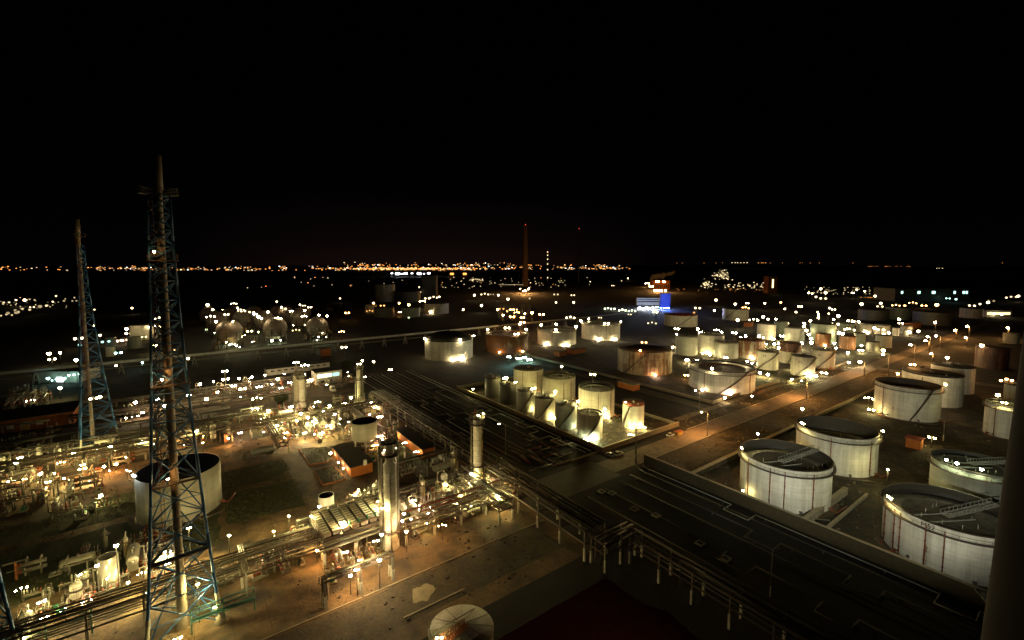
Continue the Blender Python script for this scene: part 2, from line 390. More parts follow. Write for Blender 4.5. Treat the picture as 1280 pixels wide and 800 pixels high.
    for a in pipes:
        k = MB(); q = r+.28; A_ = fa+a; p = (q*cos(A_), q*sin(A_))
        ext = .9 if (girder and roof == 'open') else .2
        k.path([(p[0], p[1], h-.9), (p[0], p[1], .9), ((q+1.4)*cos(A_+.12), (q+1.4)*sin(A_+.12), .5)], .15, 5)
        for i in range(4): k.box((p[0], p[1], h*(.2+.2*i)), (.5, .42, .15), A_)
        k.build('riser_pipe', M_rrail if near else M_stair, t)
    if topband:
        k = MB(); k.lathe([(r+.03, h-h*.42), (r+.03, h-.02)], seg); k.build('rust_band', topband, t)
    if near and foot:
        k = MB(); a = fa-.55
        k.lathe([(r, .25), (r+.5, .25), (r+.5, .05)], seg); k.build('base_flange', M_stair, t)
        k = MB(); k.lathe([(.45, 0), (.45, .25), (0.02, .28)], 12)
        o = k.build('manhole', M_steel, t, ((r+.02)*cos(a), (r+.02)*sin(a), 1.2)); o.rotation_euler = (0, pi/2, a)
    if foot:
        k = MB(); k.lathe([(r+2.2, 0.0), (r+1.4, .22), (r*.98, .22)], seg); k.build('foundation', M_pad, t)
    if near and foot and r > 6:
        for q, (a, ml) in enumerate(((-.75, M_rrail), (.35, M_steel), (1.15, M_rrail))):
            k = MB(); A_ = fa+a; x, y = cos(A_), sin(A_); tx, ty = -y, x
            k.path([(x*r, y*r, 1.1), (x*(r+1.8), y*(r+1.8), 1.1), (x*(r+2.4), y*(r+2.4), .5), (x*(r+2.6)+tx*r*.55, y*(r+2.6)+ty*r*.55, .5)], .22, 6)
            k.box((x*(r+1.1), y*(r+1.1), 1.25), (.35, .7, .9), A_); k.build('fill_pipe', ml, t)
    if text:
        s_, size, ang, zz, off = text
        cu = bpy.data.curves.new('tank_number', 'FONT'); cu.body = s_; cu.size = size; cu.align_x = 'CENTER'; cu.extrude = .02
        cu.materials.append(M_black); o0 = bpy.data.objects.new('tank_number', cu); me = bpy.data.meshes.new_from_object(o0); bpy.data.objects.remove(o0)
        o = bpy.data.objects.new('tank_number', me); C.objects.link(o); a = fa+ang; q = r+off
        o.location = (q*cos(a), q*sin(a), zz if zz > 0 else h+zz); o.rotation_euler = (pi/2, 0, a+pi/2); o.parent = t
    return t
# ------------------------------------------------------------ site grid helpers (a along the main road, b along the long rack, far = negative b)
def W(a, b, z=0.0): return (A[0]*a+B[0]*b, A[1]*a+B[1]*b, z)
def rect(a0, a1, b0, b1): return [W(a0, b0), W(a1, b0), W(a1, b1), W(a0, b1)]
# ------------------------------------------------------------ lamps
WHAT = {'u': 'blue floodlight', 'a': 'amber floodlight', 'w': 'warm white floodlight', 'y': 'yellow-white floodlight', 'o': 'orange floodlight', 'c': 'cyan floodlight', 'b': 'cool white floodlight', 'r': 'red warning lamp', 'g': 'greenish white floodlight', 'p': 'pinkish floodlight'}
PSC = .85
LSPEC = []
def lamp(*a, **k): LSPEC.append((a, k))
def lamp_pos(px, py, z, key, P, where, base=0.0, tk=None, out=.9, rad=None, pos=None):
    if tk:
        T = TK[tk]; z = T['h']+1.7; base = T['h']-.2; p = gp(px, py, z)
        dx, dy = p[0]-T['c'][0], p[1]-T['c'][1]; l = hypot(dx, dy) or 1; k = T['r']+out
        p = (T['c'][0]+dx/l*k, T['c'][1]+dy/l*k, z); ox, oy = -dx/l, -dy/l
        where = where or 'on the rim of the '+SHORT[tk]
    elif pos: p = pos; l = hypot(p[0], p[1]); ox, oy = p[0]/l, p[1]/l
    else:
        p = gp(px, py, z); l = hypot(p[0], p[1]); ox, oy = p[0]/l, p[1]/l
    if where == 'middle':
        k = min((k for k in TK if k[1:].isdigit() and 30 <= int(k[1:]) <= 52), key=lambda k: hypot(TK[k]['c'][0]-p[0], TK[k]['c'][1]-p[1])-TK[k]['r']); where = 'by the '+SHORT[k]
    return p, ox, oy, base, key, P, where, rad
def heads(p): return (1, 1, 2, 1, 3, 2, 1)[int(abs(p[0]*7+p[1]*3)) % 7]
def lamp_mesh(m, p, ox, oy, base, key, r, mi, o=(0, 0, 0)):
    off = r+.35; b = (p[0]+ox*off, p[1]+oy*off, base)
    e = lambda x, y, z: (x+b[0]-o[0], y+b[1]-o[1], z+b[2]-o[2])
    q = (-ox*off, -oy*off); h = p[2]-base
    m.tube(e(0, 0, 0), e(0, 0, h+r*.9), max(.09, r*.2), 5); m.tube(e(0, 0, h+r*.9), e(q[0], q[1], h+r*1.1), max(.07, r*.16), 4)
    nh = heads(p); r2 = r*(1, .8, .68)[nh-1]; w_ = r*1.5
    for k in range(nh):
        d = (k-(nh-1)/2)*2*w_; x, y = q[0]-oy*d, q[1]+ox*d; zz = h-(abs(d)*.25 if nh == 3 else 0)
        m.lathe([(r2*.95, zz+r2*.75), (r2*.5, zz+r2*1.15), (.02, zz+r2*1.25)], 6, c=e(x, y, 0)); m.ico(e(x, y, zz), r2, mi)
    if nh > 1: m.tube(e(q[0]+oy*w_*(nh-1), q[1]-ox*w_*(nh-1), h+r*1.2), e(q[0]-oy*w_*(nh-1), q[1]+ox*w_*(nh-1), h+r*1.2), max(.06, r*.14), 4)
    return b
def foot(tk, ang, P, key='w', out=2.4, z=1.6, rad=None):
    T = TK[tk]; a = T['fa']+ang; k = T['r']+out; p = (T['c'][0]+k*cos(a), T['c'][1]+k*sin(a), z)
    lamp(0, 0, z, key, P, 'at the foot of the '+SHORT[tk], pos=p, rad=rad)
def build_lamps(nmax=292):
    L = [lamp_pos(*a, **k) for a, k in LSPEC]; L.sort(key=lambda l: hypot(l[0][0], l[0][1])); far = {}
    for i, (p, ox, oy, base, key, P, where, rad) in enumerate(L):
        D = hypot(p[0], p[1]); r = (rad or min(max(D*.0020, .33), 2.0))*(.65+.75*((p[0]*13.7+p[1]*5.3) % 1.0)); nh = heads(p); r2 = r*(1, .8, .68)[nh-1]; mt = lamp_mat(key, P*PSC/(4*pi*pi*r2*r2*nh))
        if D > 560 and P < 50000: mt = lamp_mat(key, P*PSC/(4*pi*pi*r2*r2*nh)*(.04+.96*((p[0]*3.1+p[1]*7.7) % 1.0)**1.5))
        if i >= nmax: far.setdefault(mt, []).append((p, ox, oy, base, key, r)); continue
        off = r+.35; b = (p[0]+ox*off, p[1]+oy*off, base); m = MB(); lamp_mesh(m, p, ox, oy, base, key, r, 1, b)
        o = m.build('floodlight', [M_piped, mt], None, b); reg(o, WHAT[key], where, 'floodlight', 'floodlights over the site')
    m = MB(); ms = [M_piped]+list(far)
    for i, mt in enumerate(far):
        for q in far[mt]: lamp_mesh(m, *q, i+1)
    if far: o = m.build('distant_floodlights', ms); o['kind'] = 'stuff'; o['label'] = 'far floodlights scattered over the distant yards'
def street(foot, head, key, P, where, h=None):
    f = gp(*foot); D = hypot(f[0], f[1]); d = ray(*head); gd = D
    hz = CAMH+gd*d[2]/hypot(d[0], d[1]) if h is None else h
    p = gp(head[0], head[1], hz); dx, dy = p[0]-f[0], p[1]-f[1]
    t = empty('street_lamp', f); w = max(.11, D*.0007)
    m = MB(); m.tube((0, 0, 0), (0, 0, hz), w*1.3, 6, r2=w*.8); m.lathe([(w*2.2, 0), (w*2.2, .5), (w*1.3, .9)], 6); m.build('pole', M_steel, t)
    m = MB(); m.path([(0, 0, hz-.1), (dx*.5, dy*.5, hz+.45), (dx, dy, hz+.5)], w*.7, 4); m.build('arm', M_steel, t)
    a = atan2(dy, dx); r = min(max(D*.0018, .3), 1.4)
    m = MB(); m.box((dx, dy, hz+.42), (r*2.6, r*1.5, .28), a, top=.7); hd = m.build('lamp_head', M_piped, t)
    m = MB(); m.ico((dx, dy, hz+.1), r, 0, .8); m.build('lens', lamp_mat(key, P*PSC/(4*pi*pi*r*r)), hd)
    reg(t, 'orange street lamp' if key == 'o' else 'white street lamp', where, 'street lamp', 'street lamps along the roads')
# ------------------------------------------------------------ pipe racks
def pipe_rack(label, p0, p1, nb, w, levels, npipe, seed, cap=0, fire=True, pr=(.12, .34), sag=None, name='pipe_rack', postw=.34, mats=None):
    r_ = random.Random(seed); L = dist(p0, p1); rz = atan2(p1[1]-p0[1], p1[0]-p0[0])
    t = tag(empty(name, (p0[0], p0[1], 0), rz), label, 'pipe rack', 'pipe racks')
    H = levels[-1]; mats = mats or [M_pipe, M_piped, M_steel, M_pipe, M_galv]
    for i in range(nb):
        x = L*i/(nb-1)
        for y in (-w/2, w/2):
            m = MB(); m.box((x, y, H/2), (postw, postw, H)); po = m.build('post', M_steel, t)
            if fire: m = MB(); m.box((x, y, H*.22), (postw+.22, postw+.22, H*.44)); m.build('fireproofing', M_wpost, po)
        m = MB()
        for z in levels: m.box((x, 0, z-.2), (.28, w+.6, .38))
        m.build('crossbeam', M_stair, t)
    for z in levels:
        for y in (-w/2-.2, w/2+.2): m = MB(); m.box((L/2, y, z-.1), (L+.5, .18, .42)); m.build('side_beam', M_stair if not cap else M_galv, t)
    for k in range(npipe):
        z = levels[k % len(levels)]; r = r_.uniform(*pr); y = -w/2+.5+(w-1)*((k//len(levels)+.5)/max(1, math.ceil(npipe/len(levels))))+r_.uniform(-.15, .15)
        x0, x1 = (0, L) if r_.random() < .7 else sorted((r_.uniform(0, L*.35), r_.uniform(L*.6, L)))
        m = MB(); pts = [(x0-.6, y, z+r+.12), (x1+.6, y, z+r+.12)]
        if r_.random() < .3: pts = [(x0, y, 1.2), (x0, y, z+r+.12)]+pts[1:]
        m.path(pts, r, 6); m.build('pipe', r_.choice(mats), t)
    m = MB()
    for y in (-w/2-.25,):
        n = int(L/2.5)
        for i in range(n+1): m.tube((L*i/n, y, H), (L*i/n, y, H+1.1), .045, 4)
        m.tube((0, y, H+1.1), (L, y, H+1.1), .05, 4); m.tube((0, y, H+.55), (L, y, H+.55), .04, 4)
    m.build('railing', M_stair, t)
    return t
def ground_pipe(label, pts, r, mat, group='pipes on low sleepers', z=.6, n=6, name='ground_pipe', sleepers=True):
    m = MB(); o = pts[0]; P = [(p[0]-o[0], p[1]-o[1], z+r) for p in pts]; m.path(P, r, n)
    for p in P: m.ico(p, r*1.03)
    if sleepers:
        for p, q in zip(P, P[1:]):
            l = dist(p, q); a = atan2(q[1]-p[1], q[0]-p[0])
            for i in range(int(l//30)+1):
                u = (i*30+3)/max(l, 3.1)
                if u < 1: m.box((p[0]+(q[0]-p[0])*u, p[1]+(q[1]-p[1])*u, z/2), (.35, .8, z), a, 1)
    o_ = m.build(name, [mat, M_stair], None, (o[0], o[1], 0)); return tag(o_, label, 'pipe', group)
# ------------------------------------------------------------ process equipment prototypes (origin at the base)
def proto(name): return empty(name, (0, 0, -500))
def mk_pump(v):
    t = proto('pump_skid'); m = MB(); m.box((0, 0, .25), (3.4, 1.6, .5)); m.build('base', M_conc, t)
    m = MB(); m.tube((-1.3, 0, 1.05), (.2, 0, 1.05), .48, 10); m.build('motor', (M_greenp, M_steel, M_rrail)[v % 3], t)
    m = MB(); m.lathe([(.05, .5), (.65, .55), (.65, 1.5), (.05, 1.6)], 10, c=(1.0, 0, 0)); m.build('pump_casing', M_steel, t)
    m = MB(); m.path([(1, 0, 1.5), (1, 0, 3.2), (1, 2.4, 3.2), (1, 2.4, .3)], .2); m.build('discharge_pipe', M_pipe, t)
    m = MB(); m.path([(1.5, 0, 1.0), (2.8, 0, 1.0), (2.8, -1.6, 1.0), (2.8, -1.6, 2.6)], .22); m.build('suction_pipe', M_pipe, t); return t
def mk_manifold(v):
    r_ = random.Random(v+50); t = proto('pipe_manifold'); n = 6+v
    for k in (0, 1):
        m = MB(); m.tube((-n*.55, k*1.5, 1.1+k*1.4), (n*.55, k*1.5, 1.1+k*1.4), .26, 8); m.build('header', M_pipe, t)
    for i in range(n):
        x = (i-n/2+.5)*1.05; h = r_.uniform(2.2, 5.0); m = MB(); m.path([(x, 0, 1.1), (x, 0, h), (x, 1.5, h), (x, 1.5, 2.5)], r_.choice((.1, .14, .19)), 5); m.build('riser', (M_pipe, M_galv, M_rrail, M_steel)[r_.randrange(4)], t)
        if i % 2: m = MB(); m.tube((x-.3, -.15, 1.8), (x+.3, -.15, 1.8), .3, 8); m.lathe([(.05, 0), (.35, .02), (.05, .06)], 8, c=(x, -.5, 1.8)); m.build('valve', M_redtop, t)
    m = MB(); m.box((-n*.5, .75, .8), (.3, 2.4, 1.6)); m.build('support', M_steel, t); m = MB(); m.box((n*.5, .75, .8), (.3, 2.4, 1.6)); m.build('support', M_steel, t); return t
def mk_vessel(v):
    t = proto('vertical_vessel'); h = (6, 8, 5)[v]; r = (1.0, .8, 1.4)[v]; m = MB()
    m.lathe([(r*.2, 1.0), (r*.8, 1.2), (r, 1.7), (r, h), (r*.8, h+.4), (.03, h+.6)], 18); m.build('shell', (M_alu, M_pipe, M_wpost)[v], t)
    for i in range(3): a = i*2.09; m = MB(); m.tube((r*.85*cos(a), r*.85*sin(a), 0), (r*.85*cos(a), r*.85*sin(a), 2.2), .14, 5); m.build('leg', M_steel, t)
    m = MB(); m.lathe([(r, h-1.2), (r+1, h-1.2), (r+1, h-1.05), (r, h-1.05)], 14); ring_rail(m, r+.95, h-1.05, 10); m.build('platform', M_stair, t)
    m = MB(); [m.tube((r+.25, s, .3), (r+.25, s, h), .05, 4) for s in (-.25, .25)]; [m.tube((r+.25, -.25, .5+.6*i), (r+.25, .25, .5+.6*i), .04, 4) for i in range(int(h/.6))]; m.build('ladder', M_yel if v == 1 else M_stair, t)
    m = MB(); m.path([(0, 0, h+.5), (0, 0, h+1.6), (-r-1.2, 0, h+1.6), (-r-1.2, 0, .5)], .2); m.build('overhead_pipe', M_pipe, t); return t
def mk_drum(v):
    t = proto('horizontal_drum'); r = (1.3, 1.7)[v % 2]; L = (7, 9)[v % 2]; z = r+(1.1, 2.6)[v % 2]
    m = MB(); m.hdrum((-L/2, 0, z), (L/2, 0, z), r, 18); m.build('shell', (M_alu, M_pipe)[v % 2], t)
    for x in (-L*.3, L*.3): m = MB(); m.box((x, 0, (z-r*.6)/2), (.5, r*1.7, z-r*.6)); m.build('saddle', M_conc, t)
    m = MB(); m.tube((0, 0, z+r*.9), (0, 0, z+r+1), .35, 8); m.build('nozzle', M_steel, t); m = MB(); m.path([(L*.3, 0, z+r*.9), (L*.3, 0, z+r+1.5), (L*.3, 3, z+r+1.5), (L*.3, 3, 1)], .18); m.build('pipe', M_steel, t)
    m = MB(); m.box((0, r+.5, z+.2), (L*.9, 1, .1)); [m.tube((x, r+1, z+.2), (x, r+1, z+1.3), .05, 4) for x in (-L*.4, -L*.2, 0, L*.2, L*.4)]; m.tube((-L*.45, r+1, z+1.3), (L*.45, r+1, z+1.3), .05, 4); [m.tube((x, r+.9, 0), (x, r+.9, z+.2), .08, 4) for x in (-L*.4, L*.4)]; m.build('walkway', M_stair, t); return t
def mk_exch(v):
    t = proto('heat_exchanger'); L = 6.5
    for k in range(2):
        z = 1.6+k*1.9; m = MB(); m.tube((-L/2, 0, z), (L/2-.8, 0, z), .62, 14); m.build('shell', M_alu if v == 0 else M_pipe, t)
        m = MB(); m.tube((L/2-.8, 0, z), (L/2-.65, 0, z), .85, 14); m.tube((L/2-.65, 0, z), (L/2+.3, 0, z), .66, 14); m.build('channel_head', M_rrail if v else M_steel, t)
    for x in (-L*.3, L*.25): m = MB(); m.box((x, 0, 1.5), (.4, 1.0, 3.0)); m.build('saddle', M_conc, t)
    m = MB(); m.path([(-L*.35, 0, 4.0), (-L*.35, 0, 5.4), (-L*.35, 2.2, 5.4), (-L*.35, 2.2, .5)], .2); m.build('pipe', M_pipe, t); m = MB(); m.path([(L*.2, 0, 4.0), (L*.2, 0, 4.9), (L*.2, -2, 4.9), (L*.2, -2, .5)], .16); m.build('pipe', M_pipe, t); return t
def mk_portal(v):
    t = proto('pipe_portal'); w = (9, 14)[v]; h = (5.5, 4.6)[v]
    for x in (-w/2, w/2): m = MB(); m.box((x, 0, h/2), (.3, .3, h)); m.build('post', M_wpost if v else M_galv, t)
    m = MB(); m.box((0, 0, h), (w+1, .35, .4)); m.build('crossbeam', M_galv, t)
    for k in range(3): m = MB(); m.tube((-w/2-1, -.4+.4*k, h+.35), (w/2+1, -.4+.4*k, h+.35), .14, 5); m.build('pipe', M_pipe, t)
    return t
PROTO = {}
for nm, fn, nv in (('pump', mk_pump, 3), ('manifold', mk_manifold, 3), ('vessel', mk_vessel, 3), ('drum', mk_drum, 2), ('exch', mk_exch, 2), ('portal', mk_portal, 2)): PROTO[nm] = [fn(v) for v in range(nv)]
DESC = {'pump': 'motor pump on plinth', 'manifold': 'pipe manifold with red valves', 'vessel': 'upright steel vessel', 'drum': 'horizontal steel drum', 'exch': 'stacked heat exchanger pair', 'portal': 'two-post pipe portal'}
CATS = {'pump': 'pump', 'manifold': 'pipework', 'vessel': 'vessel', 'drum': 'drum', 'exch': 'heat exchanger', 'portal': 'pipe support'}
def equip(kind, p, where, rot=0, v=0, s=1.0):
    o = copy_tree(PROTO[kind][v % len(PROTO[kind])]); o.location = (p[0], p[1], 0); o.rotation_euler = (0, 0, TH+rot); o.scale = (s, s, s)
    reg(o, DESC[kind], where, CATS[kind], CATS[kind]+'s in the process area'); return o
def scatter(poly, n, where, seed, kinds='manifold manifold pump vessel drum exch portal manifold pump', s=(.8, 1.2), gap=6.0):
    r_ = random.Random(seed); got = []; ks = kinds.split(); k = 0
    def inside(x, y):
        c = False
        for i in range(len(poly)):
            (x1, y1), (x2, y2) = poly[i], poly[i-1]
            if (y1 > y) != (y2 > y) and x < (x2-x1)*(y-y1)/(y2-y1)+x1: c = not c
        return c
    xs, ys = [p[0] for p in poly], [p[1] for p in poly]
    for _ in range(n*40):
        x, y = r_.uniform(min(xs), max(xs)), r_.uniform(min(ys), max(ys))
        if not inside(x, y): continue
        p = gp(x, y)
        if any(dist(p, q) < gap for q in got+TAKEN): continue
        got.append(p); TAKEN.append(p); equip(ks[k % len(ks)], p, where, r_.choice((0, pi/2, pi, -pi/2)), k, r_.uniform(*s)); k += 1
        if len(got) >= n: break
TAKEN = []
# ------------------------------------------------------------ buildings
def bldg(label, c, la, lb, h, wall, roof, name='building', cat='building', parapet=.4, group=None, doors=(), wins=(), over=.4):
    """corner c = corner nearest the viewer; la along +a, lb towards -b (away)"""
    t = tag(empty(name, (c[0], c[1], 0), TH), label, cat, group)
    m = MB(); m.box((la/2, lb/2, h/2), (la, lb, h)); m.build('wall', wall, t)
    m = MB(); m.box((la/2, lb/2, h+.16), (la+over*2, lb+over*2, .3)); m.build('roof', roof, t)
    for side, x, w, hh, z, mt in list(doors)+list(wins):
        m = MB(); nmn = 'door' if z < .2 else 'window'
        if side == 'a': m.box((x, -.03, z+hh/2), (w, .12, hh))
        else: m.box((-.03, x, z+hh/2), (.12, w, hh))
        m.build(nmn, mt, t)
    return t
# ============================================================ SETTING
G_land = ground_mat('land', (.013, .010, .006), (.007, .0075, .0035), (.038, .025, .013), .012, .07, .7)
G_dirt = ground_mat('dirt', (.026, .018, .010), (.010, .0095, .0045), (.085, .056, .031), .03, .13, .9)
G_yard = ground_mat('yard_paving', (.25, .155, .065), (.10, .062, .027), (.022, .015, .008), .05, .10, .8, .8, .35, slab=7)
G_road = ground_mat('road_surface', (.21, .155, .105), (.16, .118, .078), (.10, .075, .05), .06, .25, 2.2, .8, .1)
G_path = ground_mat('path_surface', (.24, .19, .13), (.20, .16, .11), (.13, .10, .07), .08, .3, 2.0, .85, .1)
G_lawn = ground_mat('lawn_grass', (.040, .052, .014), (.030, .038, .011), (.06, .056, .02), .06, .3, 3.0, .95, .5)
G_verge = ground_mat('verge', (.045, .032, .017), (.022, .022, .009), (.08, .054, .03), .05, .2, 1.6)
G_black = ground_mat('shadow_gravel', (.006, .0055, .004), (.004, .0036, .003), (.014, .011, .007), .05, .3, 2)  # near-black gravel, the shadow over the track is put into its colour
G_bed = ground_mat('planting_bed', (.05, .05, .02), (.04, .03, .012), (.12, .09, .05), .3, 1.2, 3)
sheet('ground', [(-60000, -300), (60000, -300), (60000, 60000), (-60000, 60000)], 0, G_land)
m_, nt_, b_ = new_mat('sea_water'); b_.inputs['Base Color'].default_value = (.004, .006, .008, 1); b_.inputs['Roughness'].default_value = .35; MATS['sea'] = m_
sheet('sea', [(-9000, 2600), (-1500, 2900), (600, 3900), (2600, 2500), (9000, 2600), (40000, 9000), (40000, 24000), (3500, 14000), (900, 7000), (-9000, 6800)], .4, m_)
sheet('process_yard', rect(-140, 92, -236, -86), .03, G_yard)
sheet('unit_paving', rect(-60, 90, -345, -240), .03, ground_mat('unit_dirt', (.10, .068, .034), (.045, .030, .016), (.016, .012, .007), .05, .12, .8))
sheet('gravel_track_bed', rect(96, 143, -310, -131), .03, G_black)
sheet('service_road', rect(134, 900, -125, -115), .05, G_road)
sheet('service_road_west', rect(96, 134, -128, -112), .05, ground_mat('road_dim', (.085, .068, .05), (.07, .06, .042), (.05, .04, .03), .06, .25, 2.2, .8, .1))  # darker copy of the road surface, dimness put into the colour
sheet('cross_road', rect(233, 243, -330, -125), .045, ground_mat('road_dim2', (.10, .08, .05), (.08, .065, .042), (.06, .05, .03), .06, .25, 2.2, .8, .1))  # road colour darkened as well for a dimly lit stretch
sheet('branch_road', rect(430, 441, -118, 60), .045, G_road)
sheet('tank_compound', rect(146, 197, -254, -133), .04, G_dirt)
sheet('tank_compound_east', rect(246, 430, -330, -140), .04, ground_mat('compound_dirt', (.030, .021, .013), (.013, .012, .006), (.075, .05, .03), .03, .1, .8))
sheet('tank_compound_south', rect(152, 470, -96, 60), .04, G_dirt)
sheet('verge_north', rect(198, 430, -140, -126), .03, G_verge)
sheet('verge_south', rect(146, 430, -114, -97), .03, G_verge)
sheet('footpath', rect(206, 330, -139, -135), .06, G_path)
sheet('pipe_track_bed', rect(100, 147, -113, 40), .03, G_black)
sheet('lawn', [W(-60, -190), W(-22, -206), W(31, -205), W(34, -192), W(28, -188), W(-30, -186)], .06, G_lawn)
sheet('lawn', [W(11, -184), W(32, -182), W(32, -160), W(10, -162)], .06, G_lawn)
sheet('lawn', rect(-110, 8, -182, -152), .055, G_lawn)
sheet('lawn', rect(60, 84, -205, -166), .06, G_lawn)
sheet('yard_road', rect(-60, 86, -105, -92), .045, ground_mat('yard_road_m', (.10, .075, .04), (.065, .05, .028), (.035, .027, .016), .05, .25, 1.4))
sheet('shadow_plot', rect(40, 100, -86, -20), .035, G_black)  # dark sheet painted in for the shadow around the red roof
for b0 in (-105.9,): 
    m = MB(); m.box((0, 0, .10), (120, .35, .2), TH); tag(m.build('kerb', M_kerb, None, W(30, b0)), kind='structure')
m = MB(); m.box((0, 0, .10), (16, .4, .2), TH); tag(m.build('kerb', M_kerb, None, W(46.5, -93.9)), kind='structure')
for a0, a1, bb in ((198, 430, -125.6), (146, 430, -114.4)):
    m = MB(); m.box((0, 0, .12), (a1-a0, .35, .24), TH); tag(m.build('kerb', M_kerb, None, W((a0+a1)/2, bb)), kind='structure')
# spilled pale material on the yard
r_ = random.Random(3); m = MB(); n = 22; m.v.append((0, 0, .2))
for i in range(n):
    t_ = 2*pi*i/n; q = 1+.22*sin(2*t_+1)+.14*sin(5*t_)+r_.uniform(-.07, .07); m.v.append((2.2*q*cos(t_), 3.7*q*sin(t_), .0))
for i in range(n): m.face([0, 1+i, 1+(i+1) % n])
tag(m.build('cement_spill', paint('cement', (.36, .31, .19), .95, dirt=(.14, .1, .05)), None, (*gp(529, 741)[:2], .05), TH-.6), 'pale cement spilled on the brown yard beside the kerb', 'spill')
# ------------------------------------------------------------ bund walls
def bund(label, p0, p1, h, w, mat, name='bund_wall'):
    L = dist(p0, p1); a = atan2(p1[1]-p0[1], p1[0]-p0[0])
    t = tag(empty(name, (p0[0], p0[1], 0), a), label, 'wall', 'bund walls'); m = MB(); m.box((L/2, 0, h/2), (L, w, h), top=1); m.build('wall_body', mat, t)
    m = MB(); m.box((L/2, 0, h+.06), (L+.1, w+.25, .12)); m.build('coping', M_kerb, t); return t
M_bund2 = paint('bund_concrete', (.20, .16, .095), .9, dirt=(.08, .065, .03), scale=.4)
bund('long brick bund wall in front of the big open white tanks', W(149, -113), W(149, 30), 4.2, .7, M_brick)
bund('low bund wall on the road side of the small white tank cluster', W(144, -131), W(199, -131), 2.2, .5, M_bund2)
bund('low bund wall on the pipe rack side of the small white tank cluster', W(144, -131.4), W(144, -256), 2.2, .5, M_bund2)
bund('low bund wall behind the small white tank cluster', W(144.4, -256), W(230, -256), 1.6, .5, M_bund2)
bund('low wall beside the small white tank with red roof fittings', W(199, -131.4), W(199, -200), 1.4, .5, M_bund2)
bund('low bund wall along the footpath below the wide open tank', W(247, -141), W(330, -141), 1.6, .5, M_bund2)
bund('low bund wall along the side road beside the wide open tank', W(247, -141.5), W(247, -320), 1.6, .5, M_bund2)
bund('low bund wall along the road past the three small lettered tanks', W(330, -136), W(440, -136), 1.5, .5, M_bund2)
bund('low earth bund along the road behind the tank with rolling ladder', W(150, -95), W(262, -95), 1.8, 1.4, G_verge)
bund('bund wall dividing the two front open white tanks', W(149.6, -56), W(186, -56), 2.4, 1.2, M_conc)
bund('thin low wall beside the dividing bund of the front tanks', W(149.6, -51), W(190, -51), 1.0, .5, M_conc)
bund('low bund wall beyond the two middle white tanks of the right compound', W(262, -95.6), W(470, -95.6), 1.5, .6, M_bund2)
# ============================================================ TANKS  key, (xl,xr,rim row,base row)
gr = 'storage tanks of the tank farm'
tank('T1', (924, 1040, 586, 640), 'white open tank whose dark floating roof holds a rolling ladder, left of the front tanks', ladder=2.35, deck=3.6, deckmat=M_deck, pipes=(-.85, -.28, .02, .62), group=gr)
tank('T2', (994, 1098, 546, 594), 'white open tank with dark roof deep inside, just behind the tank with rolling ladder', deck=6, pipes=(-.1, .9), group=gr)
tank('T3', (1100, 1284, 661, 722), 'largest white open tank lettered M52, beside the brown chimney', ladder=2.45, deck=3.0, deckmat=M_deckm, text=('M52', 1.7, -.28, -1.65, .2), pipes=(-1.15, -.85, -.72, -.30, -.05), group=gr)
tank('T4', (1160, 1276, 590, 640), 'grey open tank with black sunken roof, behind the largest lettered tank', mat=M_grey, deck=1.5, ladder=2.3, group=gr)
tank('T5', (1092, 1177, 485, 526), 'white open tank with pale inner wall and one diagonal stairway, by the orange hut', deck=5, deckmat=M_deckl, stair=(.12, .62), pipes=(-.75,), group=gr)
tank('T6', (1126, 1205, 471, 508), 'white flat-roofed tank directly behind the open tank with pale inner wall', roof='flat', group=gr, pipes=(-.3,))
tank('T7', (1162, 1219, 460, 492), 'white black-roofed tank peeking out behind the white flat-roofed tank', roof='flat', group=gr)
tank('T8', (1229, 1288, 508, 549), 'white tank with rim railing cut off by the brown chimney', roof='open', deck=1.2, deckmat=M_deckl, pipes=(-.5,), group=gr)
tank('T9', (1254, 1290, 483, 503), 'small pale tank with orange fittings, behind the chimney-side railed tank', roof='flat', mat=M_rustl, group=gr)
tank('T10', (1218, 1262, 436, 462), 'dark rusty brown tank standing alone beyond the road lamps', roof='flat', mat=M_brown, roofmat=M_roofrust, group=gr)
tank('T11', (1253, 1275, 417, 430), 'small ribbed pale tank by the farthest road lamp near the chimney', roof='flat', mat=M_grey, group=gr)
tank('T12', (861, 944, 465, 493), 'wide white open tank with rust brown floating roof, in the middle by the footpath', deck=1.5, deckmat=M_roofrust, stair=(-.05, .85), pipes=(-.5, .95), group=gr)
tank('T13', (772, 840, 441, 470), 'rust-banded tank with brown cone roof and a lamp at its peak', roof='cone', mat=M_banded, roofmat=M_roofrust, stair=(-.75, .85), pipes=(.35, .9), group=gr)
tank('T14', (642, 679, 464, 491), 'white dark-roofed tank, back left of the small cluster by the pipe track', roof='flat', mat=M_cream, pipes=(-.4, .6), group=gr)
tank('T15', (678, 719, 475, 503), 'white streaked tank with lamp post, middle back of the small cluster', roof='well', deck=1.2, mat=M_cream, pipes=(.3, .8), group=gr)
tank('T16', (723, 768, 490, 524), 'tallest clean white tank with black roof and lamp post in the small cluster', roof='well', deck=1.2, pipes=(.1, .85), group=gr)
tank('T17', (778, 805, 508, 537), 'small white tank with red roof fittings standing alone on a round pad', roof='flat', stair=(-1.0, .7), roofmat=M_redtop, group=gr)
tank('T18', (722, 753, 520, 552), 'brightly lit white tank with diagonal stairway, front corner of the small cluster', roof='well', deck=1.0, stair=(-.4, 1.35), group=gr)
tank('T19', (694, 721, 508, 538), 'plain grey tank between two white ones in the front row of the small cluster', roof='flat', mat=M_grey, stair=(-.7, 1.5), group=gr)
tank('T20', (668, 694, 499, 526), 'cream tank with diagonal stairway and rusty rim in the front row of the small cluster', roof='flat', mat=M_cream, stair=(-.6, 1.3), group=gr)
